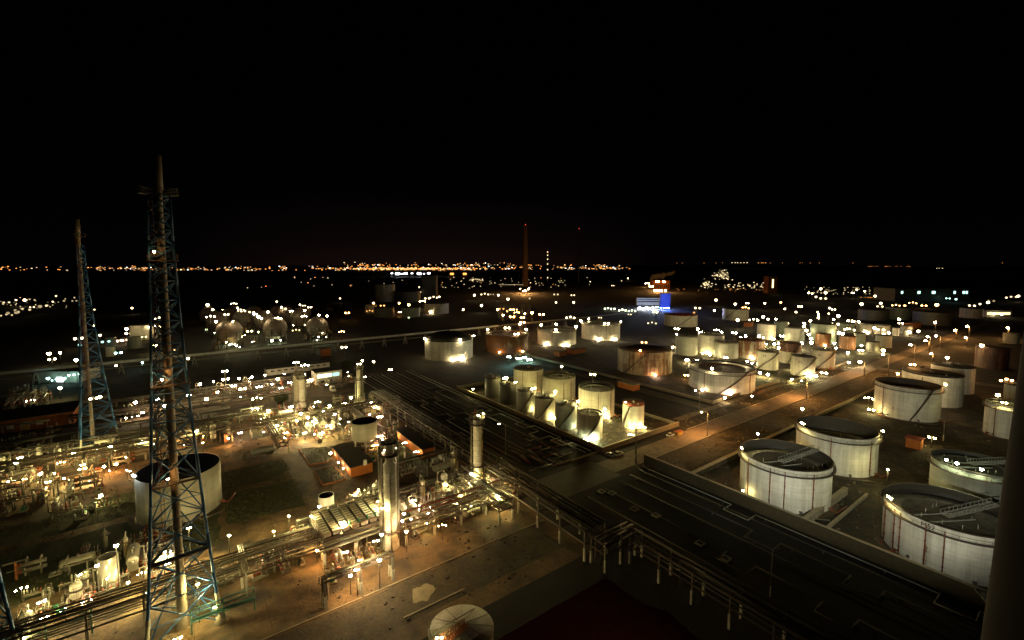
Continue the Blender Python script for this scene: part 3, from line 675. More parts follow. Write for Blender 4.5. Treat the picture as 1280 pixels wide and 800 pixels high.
tank('T21', (646, 669, 490, 516), 'grey tank half lit from below, left of the cream tank with rusty rim', roof='flat', mat=M_grey, stair=(-.5, 1.2), group=gr)
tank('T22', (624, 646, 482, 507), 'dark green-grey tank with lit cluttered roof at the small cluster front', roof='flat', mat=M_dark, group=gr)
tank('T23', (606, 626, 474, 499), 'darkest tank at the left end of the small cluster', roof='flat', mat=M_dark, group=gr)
tank('T24', (531, 591, 428, 452), 'white tank with black domed roof, left of the rusty tank', roof='dome', pipes=(-.4,), group=gr)
tank('T25', (607, 660, 420, 442), 'rust-stained open tank between the black domed tank and bright white tanks', mat=M_rust, deck=1.0, deckmat=M_roofrust, pipes=(.6,), group=gr)
tank('T26', (672, 720, 414, 433), 'floodlit white open tank right of the rust-stained open tank', deck=3, group=gr)
tank('T27', (727, 775, 406, 426), 'floodlit white open tank at the right end of the back row', deck=1.5, deckmat=M_deckl, pipes=(.3,), group=gr)
tank('T28', (830, 872, 395, 409), 'far pale tank with red roof and diagonal stairway, beyond the rust-banded tank', roof='flat', mat=M_cream, roofmat=M_redtop, stair=(-.2, .9), group=gr)
tank('T29', (903, 936, 387, 401), 'far cream tank with diagonal stairway below a single orange lamp', roof='flat', mat=M_cream, stair=(-.9, 1.0), group=gr)
gm = 'crowded small tanks of the middle farm'
tank('T30', (844, 872, 422, 445), 'plain grey-white tank just left of the brightest white tank', roof='flat', mat=M_grey, roofmat=M_roofp, group=gm)
tank('T31', (872, 905, 420, 443), 'brightest white tank behind the wide open tank', roof='flat', group=gm, roofmat=M_roofp)
tank('T32', (892, 923, 430, 449), 'shaded grey tank in front of the brightest white tank', roof='flat', mat=M_grey, roofmat=M_roofp, group=gm)
tank('T33', (918, 956, 427, 449), 'white tank with two broad rust streaks and a rusty rim', roof='flat', mat=M_rustw, roofmat=M_roofrust, group=gm)
tank('T34', (946, 973, 441, 463), 'white lettered tank with diagonal stairway, leftmost of the three lettered tanks', roof='flat', roofmat=M_roofp, stair=(-.9, 1.9), group=gm, text=('P4', 2.6, -.3, 10, .15))
tank('T35', (988, 1019, 447, 471), 'white lettered tank with black roof and lamp at its foot, nearest the road', roof='well', deck=1.0, stair=(-.5, 1.6), group=gm, text=('P2', 2.4, -.2, 9.6, .15))
tank('T36', (1014, 1044, 439, 462), 'white lettered tank with rust along its foot, right of the black-roofed lettered tank', roof='flat', mat=M_rustl, roofmat=M_roofp, stair=(-.5, 1.5), group=gm, text=('P8', 2.4, -.35, 10, .15))
tank('T37', (974, 1002, 430, 455), 'tank with rusty red upper half behind the lettered tanks', roof='flat', mat=M_cream, topband=M_rusth, roofmat=M_rusth, stair=(-.2, 1.0), group=gm)
tank('T38', (946, 970, 406, 425), 'tall white tank behind the rust-streaked tank', roof='flat', roofmat=M_roofp, group=gm)
tank('T39', (967, 985, 403, 421), 'narrow greenish tank squeezed behind the tall white tank', roof='flat', mat=M_green, roofmat=M_roofp, group=gm)
tank('T40', (980, 1006, 411, 428), 'pale grey lettered tank behind the rusty red topped tank', roof='flat', mat=M_grey, roofmat=M_roofp, group=gm)
tank('T41', (1012, 1046, 406, 428), 'wide dark green tank behind the small rusty yellow tank', roof='flat', mat=M_green, group=gm)
tank('T42', (1019, 1039, 418, 433), 'small rusty yellow tank in front of the wide dark green tank', roof='flat', mat=M_rust, roofmat=M_roofrust, group=gm)
tank('T43', (1049, 1070, 421, 437), 'small rusty brown tank right of the rusty yellow tank', roof='flat', mat=M_rust, roofmat=M_roofrust, group=gm)
tank('T44', (1067, 1082, 417, 434), 'narrow greenish tank right of the small rusty brown tank', roof='flat', mat=M_green, group=gm)
tank('T45', (1094, 1115, 420, 435), 'plain grey-white tank at the road end of the crowded middle tanks', roof='flat', mat=M_grey, group=gm)
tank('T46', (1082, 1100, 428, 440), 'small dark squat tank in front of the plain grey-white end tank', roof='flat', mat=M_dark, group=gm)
tank('T47', (1048, 1068, 405, 416), 'far greenish tank left of the far bright white pair', roof='flat', mat=M_green, group=gm)
tank('T48', (1070, 1092, 406, 417), 'far bright white tank, left of a matching lit tank', roof='flat', roofmat=M_roofp, group=gm)
tank('T49', (1092, 1113, 407, 419), 'far bright white tank, right one of the lit pair', roof='flat', roofmat=M_roofp, group=gm)
tank('T50', (1115, 1124, 410, 420), 'tiny white tank between the far lit tanks and the red shed', roof='flat', group=gm)
tank('T51', (1125, 1141, 408, 418), 'bright white tank in front of the far red shed', roof='flat', group=gm)
tank('T52', (1129, 1139, 413, 420), 'tiny grey tank before the bright one at the red shed', roof='flat', mat=M_grey, group=gm)
tank('T53', (1072, 1112, 388, 401), 'unlit part of a big far tank, built as a separate dark tank', roof='flat', mat=M_dark, group=gr)  # unlit and lit sides of one tank, built as two differently coloured tanks
tank('T53b', (1106, 1138, 385, 400), 'lit right side of the big far tank, built as a separate greenish tank', roof='flat', mat=M_green, group=gr)  # paler colour stands for the lit side of the same tank
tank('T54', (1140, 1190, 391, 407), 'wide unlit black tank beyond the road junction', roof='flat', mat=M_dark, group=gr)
tank('T55', (1199, 1229, 386, 398), 'far pale tank below the blue-lit long building', roof='flat', mat=M_cream, group=gr)
gf = 'far tanks beyond the trestle'
tank('T56', (469, 494, 356, 378), 'tall pale grey tank far away below the white stadium-bright lights', roof='flat', mat=M_grey, group=gf)
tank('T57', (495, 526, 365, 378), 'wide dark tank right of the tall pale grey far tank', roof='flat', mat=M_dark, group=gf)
tank('T58', (531, 561, 380, 393), 'far white tank with diagonal stairway left of the orange lamp masts', roof='flat', stair=(-.3, .8), group=gf)
tank('T59', (456, 471, 381, 392), 'far pale tank at the left end of the lit far tank row', roof='flat', mat=M_cream, group=gf)
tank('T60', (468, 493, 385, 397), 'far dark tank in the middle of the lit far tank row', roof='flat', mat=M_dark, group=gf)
tank('T61', (502, 525, 385, 397), 'far olive tank at the right end of the lit far tank row', roof='flat', mat=M_green, group=gf)
gl = 'tanks behind the flare towers'
tank('T62', (162, 197, 407, 425), 'white far tank just behind the tall flare tower', roof='flat', mat=M_cream, roofmat=M_roofp, group=gl)
tank('T63', (159, 177, 422, 436), 'small pale tank in front of the white tank behind the tall flare tower', roof='flat', mat=M_grey, roofmat=M_roofp, group=gl)
tank('T64', (132, 146, 423, 434), 'small pale tank with a cyan lamp right of the thin flare tower', roof='flat', mat=M_grey, roofmat=M_roofp, group=gl)
tank('T65', (132, 145, 434, 446), 'squat pale tank below the one with the cyan lamp', roof='flat', mat=M_cream, roofmat=M_roofp, group=gl)
tank('T66', (169, 278, 600, 655), 'big grey open tank with black inside, behind the blue lattice flare tower', roof='open', mat=tank_mat('tank_mid', (.36, .35, .28), .12, grime=.5), deck=9, girder=False, rail=False, group='big tank of the process yard')
tank('T67', (122, 150, 700, 737), 'small shiny ribbed tank with black open top by the front pipe rack', roof='well', mat=paint('ribbed_cladding', (.55, .52, .44), .35, .5, dirt=(.25, .2, .12)), deck=3, deckmat=M_black, rail=False, group='process yard tanks')
tank('T69', (398, 418, 623, 641), 'small white open bin behind the air cooler deck', roof='well', deck=2.5, deckmat=M_black, rail=False, group='process yard tanks')
# lettering on the rim band of the largest tank
T = TK['T3']
# elevated tank on legs
c, r, h, fa = place(441, 471, 516, 541)
g0 = gp(456, 566); gz = 8.5
t = tag(empty('elevated_tank', g0, TH), 'pale water tank raised on white legs behind the orange control house', 'tank')
rr = 15*dist(g0, (0, 0))/F*1.0
m = MB(); m.lathe([(rr*.9, 6.5), (rr, 6.7), (rr, 14), (rr-.2, 14)], 40); m.lathe([(rr-.2, 14), (rr-.2, 11.5)], 40, m=1); m.disc(rr-.2, 11.5, 40, m=1); m.disc(rr*.9, 6.5, 40, up=False); m.build('shell', [M_cream, M_inner], t)
for i in range(6): a = i*pi/3+.3; m = MB(); m.tube((rr*.85*cos(a), rr*.85*sin(a), 0), (rr*.85*cos(a), rr*.85*sin(a), 7), .28, 8); m.build('leg', M_wpost, t)
for q in ((0, 1), (1, 2), (2, 3), (3, 4), (4, 5), (5, 0)):
    m = MB(); a, b = [i*pi/3+.3 for i in q]; m.tube((rr*.85*cos(a), rr*.85*sin(a), 3.4), (rr*.85*cos(b), rr*.85*sin(b), 3.4), .12, 5); m.build('brace', M_steel, t)
# foreground cone-roofed tank with red stair
zc = 11.0; pc = gp(576.5, 786, zc); Rc = 44.5*dist(pc, (0, 0, 0))/F*.95
t = tag(empty('storage_tank', (pc[0], pc[1], 0), TH), 'pale cone-roofed tank at the bottom edge with red roof stairway', 'tank', 'process yard tanks')
m = MB(); m.lathe([(Rc, 0), (Rc, zc)], 56); m.build('shell', M_cream, t)
m = MB(); m.lathe([(Rc+.1, zc-.1), (Rc+.1, zc+.08), (.04, zc+Rc*.16)], 56); ro = m.build('roof', M_roofp, t)
for i in range(12):
    a = i*pi/6; m = MB(); m.tube((Rc*cos(a), Rc*sin(a), zc+.10), (.3*cos(a), .3*sin(a), zc+Rc*.16), .05, 4); m.build('roof_seam', M_steel, ro)
m = MB()
for i in range(14):
    u = i/13; m.box((-Rc*.98+Rc*1.05*u, -1.2, zc+.25+Rc*.15*u), (.3, 1.4, .1))
for s in (-1.9, -.5):
    P = [(-Rc*.98+Rc*1.05*i/13, s, zc+.2+Rc*.15*i/13) for i in range(14)]; m.path(P, .07, 4); m.path([(p[0], p[1], p[2]+1.1) for p in P], .06, 4); m.path([(p[0], p[1], p[2]+.6) for p in P], .04, 4); [m.tube(p, (p[0], p[1], p[2]+1.1), .05, 4) for p in P]
m.build('roof_stairway', M_rrail, t)
m = MB(); ring_rail(m, Rc-.15, zc, 14, 1.1, pi*.75, pi*1.55); m.build('railing', M_stair, t)
for s in (-3.6, 1.2): m = MB(); m.tube((-Rc*.9, s, zc+1.1), (Rc*.55, s*.5, zc+Rc*.16+1.2), .09, 5); m.build('pipe', M_pipe, t)
# ============================================================ SPHERES
def sphere(px, py, Rp, label, g=None):
    g = gp(px, py); D = hypot(g[0], g[1]); r = Rp*D/F*.98; zc = r*1.32
    t = tag(empty('gas_sphere', g, rng.random()), label, 'gas sphere', 'spherical gas tanks'); m = MB()
    m.lathe([(max(r*sin(pi*i/16), .02), zc-r*cos(pi*i/16)) for i in range(17)], 28)
    m.build('shell', tank_mat('sphere_shell', (.27, .21, .17), .2, (.22, .10, .05), .4), t)
    for i in range(8): a = i*pi/4; m = MB(); m.tube((r*.97*cos(a), r*.97*sin(a), 0), (r*.97*cos(a), r*.97*sin(a), zc), .45, 6); m.build('leg', M_stair, t)
    m = MB(); ring_rail(m, r*.35, zc+r*.94, 10, r=.09); m.lathe([(r*1.0, zc-.15), (r*1.05, zc-.15), (r*1.05, zc+.1), (r, zc+.1)], 28); m.build('walkway', M_stair, t)
    m = MB(); P = [(r*1.15*cos(a)*cos(b), r*1.15*sin(a)*cos(b), zc+r*1.1*sin(b)) for a, b in [(4+.1*i, -.9+2.3*i/9) for i in range(10)]]; m.path(P, .3, 4); m.build('stairway', M_steel, t)
sphere(287.6, 434, 13, 'rosy gas sphere at the front left, lit green-white from below')
sphere(345, 428, 12.5, 'rosy gas sphere in the middle of the front row')
sphere(397.3, 425, 12, 'rosy gas sphere at the right end of the front row')
for x, y, q, l in ((261, 405, 8, 'small far gas sphere at the far left of the back row'), (272, 416, 10, 'gas sphere half behind the front left one'), (291, 405, 8.5, 'far gas sphere under the highest lamp of the sphere group'), (305, 413, 10, 'tan gas sphere just behind the front left one'), (331, 414, 10, 'gas sphere behind and left of the middle front one'), (348, 405, 9, 'far gas sphere straight above the middle front one'), (357, 408, 10, 'gas sphere behind and right of the middle front one'), (375, 411, 10, 'gas sphere between the middle and right front ones'), (380, 402, 8, 'farthest gas sphere under the cluster of right lamps'), (318, 403, 8, 'far gas sphere between the two lamp chains')):
    sphere(x, y, q, l)
# ============================================================ FLARE TOWERS
def flare(name, label, g, top, legR, topR, legz, sr, plats, seed, rot, stack=True, lad=True, splay=12.0):
    t = tag(empty(name, g, rot), label, 'flare tower', 'lattice flare towers'); nl = 3
    def L(i, z):
        u = z/legz; q = topR+(legR-topR)*max(1-u, 0)**1.6; a = 2*pi*i/nl; return (q*cos(a), q*sin(a), z)
    if stack:
        m = MB(); m.lathe([(sr*1.5, 0), (sr*1.25, 3), (sr*1.25, 11), (sr, 14), (sr, top*.93), (sr*1.3, top*.932), (sr*1.3, top), (sr*.9, top)], 20); m.disc(sr*.9, top-.1, 20); m.build('stack', M_stack, t)
        m = MB(); [m.lathe([(sr+.02, z), (sr+.12, z), (sr+.12, z+.3), (sr+.02, z+.3)], 20) for z in range(16, int(top*.92), 7)]; m.build('stack_flange', M_steel, t)
    for i in range(nl):
        m = MB(); m.tube(L(i, .6), L(i, splay), .32, 8); [m.tube(L(i, splay+(legz-splay)*k/9), L(i, splay+(legz-splay)*(k+1)/9), .32-.014*k, 8) for k in range(9)]; lg = m.build('leg', M_blue, t)
        p = L(i, 0); m = MB(); m.lathe([(1.4, 0), (1.3, .9), (.6, 1.5), (.5, 2.2)], 14, c=(p[0], p[1], 0)); m.build('footing', M_conc, lg)
        m = MB(); m.tube(L(i, 1.5), L(i, 7), .42, 8); m.build('fireproofing', M_wpost, lg)
    z = 0; k = 0; zs = [0]
    while zs[-1] < legz-3: zs.append(zs[-1]+max(3.4, 9.5*(1-zs[-1]/legz*.75)))
    zs[-1] = legz
    for z0, z1 in zip(zs, zs[1:]):
        for i in range(nl):
            j = (i+1) % nl; m = MB(); zm = (z0+z1)/2
            m.tube(L(i, z0+.3), L(j, z1), .15, 5); m.tube(L(j, z0+.3), L(i, z1), .15, 5); m.tube(L(i, z1), L(j, z1), .14, 5)
            if z1-z0 > 7:
                A0, B0 = L(i, zm), L(j, zm); mid = tuple((A0[q]+B0[q])/2 for q in range(3)); m.tube(A0, mid, .09, 4); m.tube(B0, mid, .09, 4)
            m.build('bracing', M_blue, t)
    for z, pr, off in plats:
        q = hypot(*L(0, z)[:2])+pr; m = MB()
        P = [(q*cos(2*pi*i/nl+.0), q*sin(2*pi*i/nl)) for i in range(nl)]
        PP = []
        for i in range(nl):
            a, b = P[i], P[(i+1) % nl]; PP += [(a[0]*.92+b[0]*.08, a[1]*.92+b[1]*.08), (a[0]*.08+b[0]*.92, a[1]*.08+b[1]*.92)]
        n = len(PP); b0 = len(m.v); m.v += [(x, y, z) for x, y in PP]+[(x*.80, y*.80, z) for x, y in PP]
        for i in range(n): j = (i+1) % n; m.face([b0+i, b0+j, b0+n+j, b0+n+i])
        for i in range(n):
            a, b = PP[i], PP[(i+1) % n]; m.tube((*a, z-.15), (*b, z-.15), .17, 4); m.tube((*a, z+1.1), (*b, z+1.1), .06, 4); m.tube((*a, z+.55), (*b, z+.55), .05, 4); m.tube((*a, z), (*a, z+1.1), .05, 4)
        m.build('platform', M_stair, t)
    if lad:
        lx, ly = sr*.3, 0
        for z0, z1, a in lad:
            m = MB(); q = hypot(*L(0, z0)[:2])*.5+sr+.4; x, y = q*cos(a), q*sin(a); tx, ty = -sin(a)*.35, cos(a)*.35
            for s in (-1, 1): m.tube((x+tx*s, y+ty*s, z0), (x+tx*s, y+ty*s, z1), .07, 4)
            for i in range(int((z1-z0)/1.0)): m.tube((x-tx, y-ty, z0+i), (x+tx, y+ty, z0+i), .05, 4)
            for i in range(int((z1-z0)/3.0)):
                z = z0+1+i*3; H = [(x+.8*cos(a+q2)*1.0, y+.8*sin(a+q2), z) for q2 in (-1.3, -.6, 0, .6, 1.3)]; m.path([(x+tx*-1, y+ty*-1, z)]+H+[(x+tx, y+ty, z)], .045, 4)
            m.build('ladder', M_rrail, t)
    return t
f1 = gp(229, 784)
flare('flare_tower', 'tallest blue lattice flare tower with pale stack, at the front left', f1, 102.3, 7.6, 2.2, 94, .78, ((18, .8, 0), (34, .6, 0), (55, .9, 0), (81, .9, 0), (94.5, 1.9, 0)), 1, R_(12), lad=((18.2, 55, 2.6), (55.2, 81, 2.6), (81.2, 94.5, 2.6)))
f2 = gp(117, 561)
flare('flare_tower', 'thinner blue lattice flare tower with pale stack, farther away at the left', f2, 99.0, 8.8, 1.6, 88, .65, ((22, .6, 0), (37, .8, 0), (60, .6, 0), (92, 1.2, 0)), 2, R_(-75), lad=((22.2, 60, .3), (60, 92, .3)))
f3 = gp(-28, 838)
flare('lattice_tower', 'blue steel tower leg at the bottom left corner', f3, 60, 7.0, 2.0, 60, 1.0, ((20, .6, 0),), 3, R_(15), stack=False, lad=None)
# ============================================================ COLUMNS
def column(label, g, r, h, mat, plats, r2=None, twin=None, ladcol=None, top=True):
    t = tag(empty('process_column', g, TH), label, 'process column', 'distillation columns'); r2 = r2 or r
    m = MB(); m.lathe([(r*1.35, 0), (r*1.25, 2.2), (r, 3.0), (r, h*.78), (r2, h*.80), (r2, h), (r2*.7, h+r2*.4), (.03, h+r2*.55)], 28); m.build('shell', mat, t)
    m = MB(); [m.lathe([(r+.02, z), (r+.07, z+.03), (r+.02, z+.16)], 28) for z in [3.2+1.9*i for i in range(int((h*.78-3)/1.9))]]; m.build('cladding_band', M_galv, t)
    for z, w in plats:
        rr = r if z < h*.78 else r2
        m = MB(); m.lathe([(rr, z), (rr+w, z), (rr+w, z+.12), (rr, z+.12)], 18); ring_rail(m, rr+w-.05, z+.1, 12); 
        for a in (.3, 2.2, 4.1): m.tube((rr*cos(a), rr*sin(a), z-1.2), ((rr+w)*cos(a), (rr+w)*sin(a), z), .08, 4)
        m.build('platform', M_stair, t)
    m = MB(); a = -.6; x, y = (r+.35)*cos(a), (r+.35)*sin(a)
    for s in (-.3, .3): m.tube((x-sin(a)*s, y+cos(a)*s, 0), (x-sin(a)*s, y+cos(a)*s, h+1), .08, 4)
    for i in range(int(h/.8)): m.tube((x+sin(a)*.3, y-cos(a)*.3, i*.8), (x-sin(a)*.3, y+cos(a)*.3, i*.8), .05, 4)
    m.build('ladder', ladcol or M_steel, t)
    for k, (a, pr, top_) in enumerate(twin or ()):
        m = MB(); x, y = (r+pr+.45)*cos(a), (r+pr+.45)*sin(a); m.path([(x, y, .5), (x, y, h*top_), (r*.5*cos(a), r*.5*sin(a), h*top_+.6)], pr, 8); m.build('riser_pipe', M_pipe if k % 2 == 0 else M_galv, t)
    if top:
        m = MB(); m.path([(0, 0, h), (0, 0, h+2.2), (r2+.9, 0, h+2.2), (r2+.9, 0, h-2)], .22); m.build('overhead_pipe', M_pipe, t)
        m = MB(); m.box((-.6, .5, h+1.6), (.25, .25, 3.0)); m.tube((-.6, .5, h+3), (.8, .5, h+3), .1, 4); m.build('davit', M_rrail, t)
    return t
column('fat bright silver column rising beside the air cooler deck', gp(489, 683), 1.75, 31, M_alu, ((5.0, 1.3), (27, 1.6), (30.5, 1.3)), 1.2, ((2.5, .5, .95), (.2, .35, .85), (-1.9, .22, .7)))
column('slim silver column with orange ladder in front of the long pipe rack', gp(597, 612), 1.45, 26.5, M_alu, ((4, 1.5), (9, 1.2), (24, 1.3), (26.2, 1.3)), None, ((2.4, .25, .9),), M_yel)
column('thin far column with twin pipes beside the dark bush', gp(449, 506), 1.05, 22, M_alu, ((3, 1), (14.5, 1.1), (21, 1.4)), None, ((.3, .75, .98), (2.8, .3, .7)))
column('stout brown-grey far column at the lit pipework, left twin', gp(372.5, 508), 1.9, 19.5, tank_mat('column_tan', (.42, .38, .29), .2), ((3, 1), (18.5, 1.4)), None, ((2.5, .3, .9),))
column('stout pale far column at the lit pipework, right twin', gp(378.2, 509), 1.5, 17.5, M_alu, ((3.5, .9), (16.5, 1.3)), None, ((.3, .3, .9),))
# ============================================================ PIPE RACKS
pipe_rack('long dark two-level pipe rack on white-footed posts running towards the viewer', W(90, -252), W(90, -84), 18, 8, (5.2, 8.6), 10, 11, mats=[M_piped, M_piped, M_stair, M_steel])
pipe_rack('dark pipe rack crossing at the near end of the long rack', W(87, -80), W(99, -80), 3, 5, (5.0, 7.6), 4, 12, mats=[M_piped, M_steel])
pipe_rack('dark pipe rack on white-footed posts at the bottom beside the red roof', W(97.5, -76), W(97.5, -12), 8, 5, (5.2, 8.0), 5, 13, mats=[M_piped, M_stair, M_piped])
pipe_rack('rusty pipe rack passing under the tall flare tower into the air cooler', W(-75, -129.5), W(48, -129.5), 14, 5.5, (3.4, 6.8), 9, 14, pr=(.12, .28), mats=[M_piped, M_steel, M_pipe, M_piped, M_teal])
pipe_rack('pipe rack between fat and slim silver columns', W(50, -122), W(86, -122), 5, 6, (4.2, 6.8), 8, 15, mats=[M_piped, M_steel, M_pipe, M_rrail, M_piped])
pipe_rack('low white-posted pipe rack behind the elevated tank', W(18, -241), W(88, -241), 10, 5, (4.4, 6.4), 9, 16)
pipe_rack('dim pipe rack passing behind the big grey open tank', W(-110, -246), W(18, -246), 12, 5, (4.0, 6.0), 9, 17, fire=False)
pipe_rack('short pipe rack before the second orange house', W(64, -163), W(86, -163), 4, 3, (4.6,), 3, 18)
pipe_rack('thin pipe rack along the far edge of the lit pump rows', W(-95, -293), W(60, -293), 12, 3, (4.5,), 4, 19, fire=False)
pipe_rack('long lit pump row rack with pale pipes, nearer one', W(-45, -312), W(52, -312), 10, 5, (2.6, 4.4), 9, 20, fire=False)
pipe_rack('long lit pump row rack with pale pipes, farther one', W(-40, -334), W(60, -334), 10, 5, (2.6, 4.6), 9, 21, fire=False)
pipe_rack('thin portal rack across the brown strip behind the tall flare', W(-62, -263), W(30, -263), 9, 4, (3.6, 5.4), 7, 22, fire=False)
pipe_rack('thin portal rack just before the lit pump rows at left', W(-100, -279), W(20, -279), 11, 4, (4.8,), 5, 23, fire=False)
pipe_rack('rusty low rack at the left edge below the long orange shed', W(-140, -228), W(-46, -228), 10, 5, (3.6, 5.6), 8, 24, fire=False)
pipe_rack('short rack turning off below the thin flare tower', W(-62, -226), W(-62, -178), 5, 4, (3.4,), 4, 25, fire=False)
pipe_rack('low rack joining the elevated tank to the dense pipework', W(34, -252), W(34, -210), 5, 4, (3.6, 5.2), 6, 26)
pipe_rack('low rack at the right of the elevated tank', W(72, -240), W(72, -176), 6, 4, (4.0, 5.8), 6, 27)
pipe_rack('pipe rack behind the air cooler and the white bin', W(26, -141.5), W(86, -141.5), 7, 3.5, (3.0, 4.8), 7, 28, fire=False)
pipe_rack('raised pipe rack beside the slim silver column', W(80, -140), W(80, -112), 4, 5, (4.4, 7.2), 7, 29)
# far trestle with one big pale line
M_pale = paint('pale_pipe_wrap', (.62, .70, .66), .6, dirt=(.3, .3, .26))
t = tag(empty('pipe_trestle', W(-260, -436), TH), 'very long pale pipeline on A-frame trestles crossing the left half', 'pipeline')
m = MB(); m.tube((0, 0, 9.4), (560, 0, 9.4), 1.05, 10); m.build('pipe', M_pale, t)
m = MB(); m.tube((560, 0, 9.4), (820, 6, 9.4), .8, 8); m.build('pipe', M_galv, t)
m = MB(); m.tube((0, 6, 4.2), (520, 6, 4.2), .45, 8); m.build('pipe', M_pipe, t)
m = MB(); m.box((400, 0, 8.1), (800, 1.6, .8)); m.build('side_beam', M_stair, t)
for i in range(34):
    x = i*22+6; m = MB(); w = 3.2
    for sx in (-1.7, 1.7): m.tube((x+sx, -w/2, 0), (x+sx*.1, -.5, 8), .3, 5); m.tube((x+sx, w/2, 0), (x+sx*.1, .5, 8), .3, 5)
    m.tube((x-1.1, -w*.35, 2.8), (x+1.1, -w*.35, 2.8), .22, 5); m.build('trestle_frame', M_galv, t)
# ground pipes
def zig(a0, b0, a1, b1, loops, out): # pipe along b with square loops towards +a
    P = [(a0, b0)]
    for lb, wd in loops: P += [(a0, lb), (a0+out, lb), (a0+out, lb+wd), (a0, lb+wd)]
    return [W(*p) for p in P+[(a1, b1)]]
r_ = random.Random(5)
k = 0
for i, a in enumerate((101, 103.5, 106, 109, 112, 115, 118, 121.5, 125, 129)):
    lo = [(-300+r_.uniform(0, 60), 9), (-215+r_.uniform(0, 40), 9)] if i % 3 == 0 else []
    ground_pipe(('pale' if i % 3 == 0 else 'dark')+f' ground pipe, number {i+1} from the long rack, on the dark track beside it' if False else ('pale looped' if i % 3 == 0 else 'dark straight')+f' ground pipe {ORD[i]} from the long rack in the pipe track', zig(a, -320, a, -140-r_.uniform(0, 6), lo, 5 if i < 8 else 7), .26 if i % 3 == 0 else .2, M_steel if i % 3 == 0 else M_stair)
for i, a in enumerate((137, 140)):
    ground_pipe(f'pale pipe {("along the foot of", "one step from")[i]} the bund of the small tank cluster', zig(a, -320, a, -134, [(-205+25*i, 8), (-165+12*i, 8)], -6), .26, M_galv)
for i, a in enumerate((145.5, 142, 136, 129, 120, 111)):
    lo = [(-70+r_.uniform(-12, 12), 8), (-34+r_.uniform(-8, 12), 7)] if i in (0, 2, 4) else []
    ground_pipe(('pale' if i in (0, 1) else 'dark')+f' ground pipe, {ORD[i]} from the brick bund wall, in the black track', zig(a, -111+i*.8, a, -8-i*2, lo, -5), .2 if i else .16, M_galv if i < 1 else M_piped)
# scrap bundles of pipes by the road corner
r_ = random.Random(9)
for i in range(34):
    a, b = r_.uniform(112, 136), r_.uniform(-160, -134); L = r_.uniform(5, 12); an = R_(36.3-90)+r_.choice((0, 0, pi/2))+r_.uniform(-.12, .12)
    m = MB(); m.tube((-L/2, 0, .3), (L/2, 0, .3), r_.uniform(.16, .32), 7)
    o = m.build('scrap_pipe', (M_rrail, M_piped, M_steel, M_stair)[i % 4], None, W(a, b, r_.choice((0, 0, .5))), an)
    tag(o, 'loose rusty pipe lying in the scrap heap at the road corner', 'scrap pipe', 'scrap pipes at the road corner')
for a0, a1, b in ((118, 127, -133), (127.5, 146, -132.4)):
    m = MB(); m.box((0, 0, .3), (a1-a0, .5, .6), TH); tag(m.build('kerb_wall', M_kerb, None, W((a0+a1)/2, b)), 'short pale kerb wall '+('left' if a0 == 118 else 'right')+' end of the scrap pipe heap', 'kerb')
for i, (x, y) in enumerate(((752, 615), (765, 617), (793, 637), (820, 645), (875, 680), (907, 699))):
    m = MB(); m.box((0, 0, .2), (2.2, 2.2, .4)); m.box((0, 0, .41), (1.5, 1.5, .06), 0, 1); o = m.build('valve_box', [M_wpost, M_black], None, gp(x, y), TH)
    reg(o, 'small pale concrete valve box', 'in the black pipe track below the road', 'valve box', 'valve boxes')
# ============================================================ AIR COOLER
t = tag(empty('air_cooler', W(28.5, -123.5), TH), 'raised air cooler deck with striped fin bundles and green motors', 'air cooler')
LA, LB, ZD = 17.5, 14.5, 7.6
for x in (.4, LA/2, LA-.4):
    for y in (.4, LB-.4): m = MB(); m.box((x, y, ZD/2), (.5, .5, ZD)); po = m.build('post', M_steel, t); m = MB(); m.box((x, y, 1.6), (.75, .75, 3.2)); m.build('fireproofing', M_wpost, po)
m = MB(); m.box((LA/2, LB/2, ZD-.5), (LA, LB, .5)); [m.box((LA/2, y, ZD-.95), (LA+.4, .4, .5)) for y in (0, LB)]; [m.box((x, LB/2, ZD-1.0), (.4, LB, .5)) for x in (0, LA/2, LA)]; m.build('deck_frame', M_stair, t)
for x in (LA*.25, LA*.75): m = MB(); m.path([(x, 0, ZD-1.2), (x+1.5, 0, 4.4)], .14, 4); m.path([(x, 0, ZD-1.2), (x-1.5, 0, 4.4)], .14, 4); m.build('brace', M_steel, t)
for i in range(7):
    x = 1.3+i*2.5; m = MB(); m.box((x, LB/2, ZD+.35), (1.9, LB-1.6, .7)); bu = m.build('fin_bundle', (M_pipe, M_steel, M_galv)[i % 3], t)
    m = MB(); [m.box((x, .9+j*1.35, ZD+.78), (1.7, .35, .12)) for j in range(10)]; m.build('slat_cover', M_stair, bu)
    m = MB(); m.box((x, .45, ZD+.6), (1.9, .6, 1.1)); m.box((x, LB-.4, ZD+.6), (1.9, .6, 1.1)); m.build('header_box', M_steel, bu)
    if i in (2, 3, 4, 5):
        m = MB(); m.lathe([(.3, ZD+.7), (.3, ZD+1.7), (.05, ZD+1.9)], 10, c=(x+1.25, 1.6, 0)); m.build('fan_motor', M_greenp, t)
m = MB()
for y in (0, LB): m.tube((0, y, ZD+1.1), (LA, y, ZD+1.1), .06, 4); [m.tube((LA*i/9, y, ZD), (LA*i/9, y, ZD+1.1), .05, 4) for i in range(10)]
for x in (0, LA): m.tube((x, 0, ZD+1.1), (x, LB, ZD+1.1), .06, 4); [m.tube((x, LB*i/7, ZD), (x, LB*i/7, ZD+1.1), .05, 4) for i in range(8)]
m.build('railing', M_rrail, t)
for k, z in enumerate((6.2, 5.2, 4.2)): m = MB(); m.tube((-1, -.9+.5*k, z), (LA+2, -.9+.5*k, z), .25, 7); m.build('pipe', (M_pipe, M_piped, M_galv)[k], t)
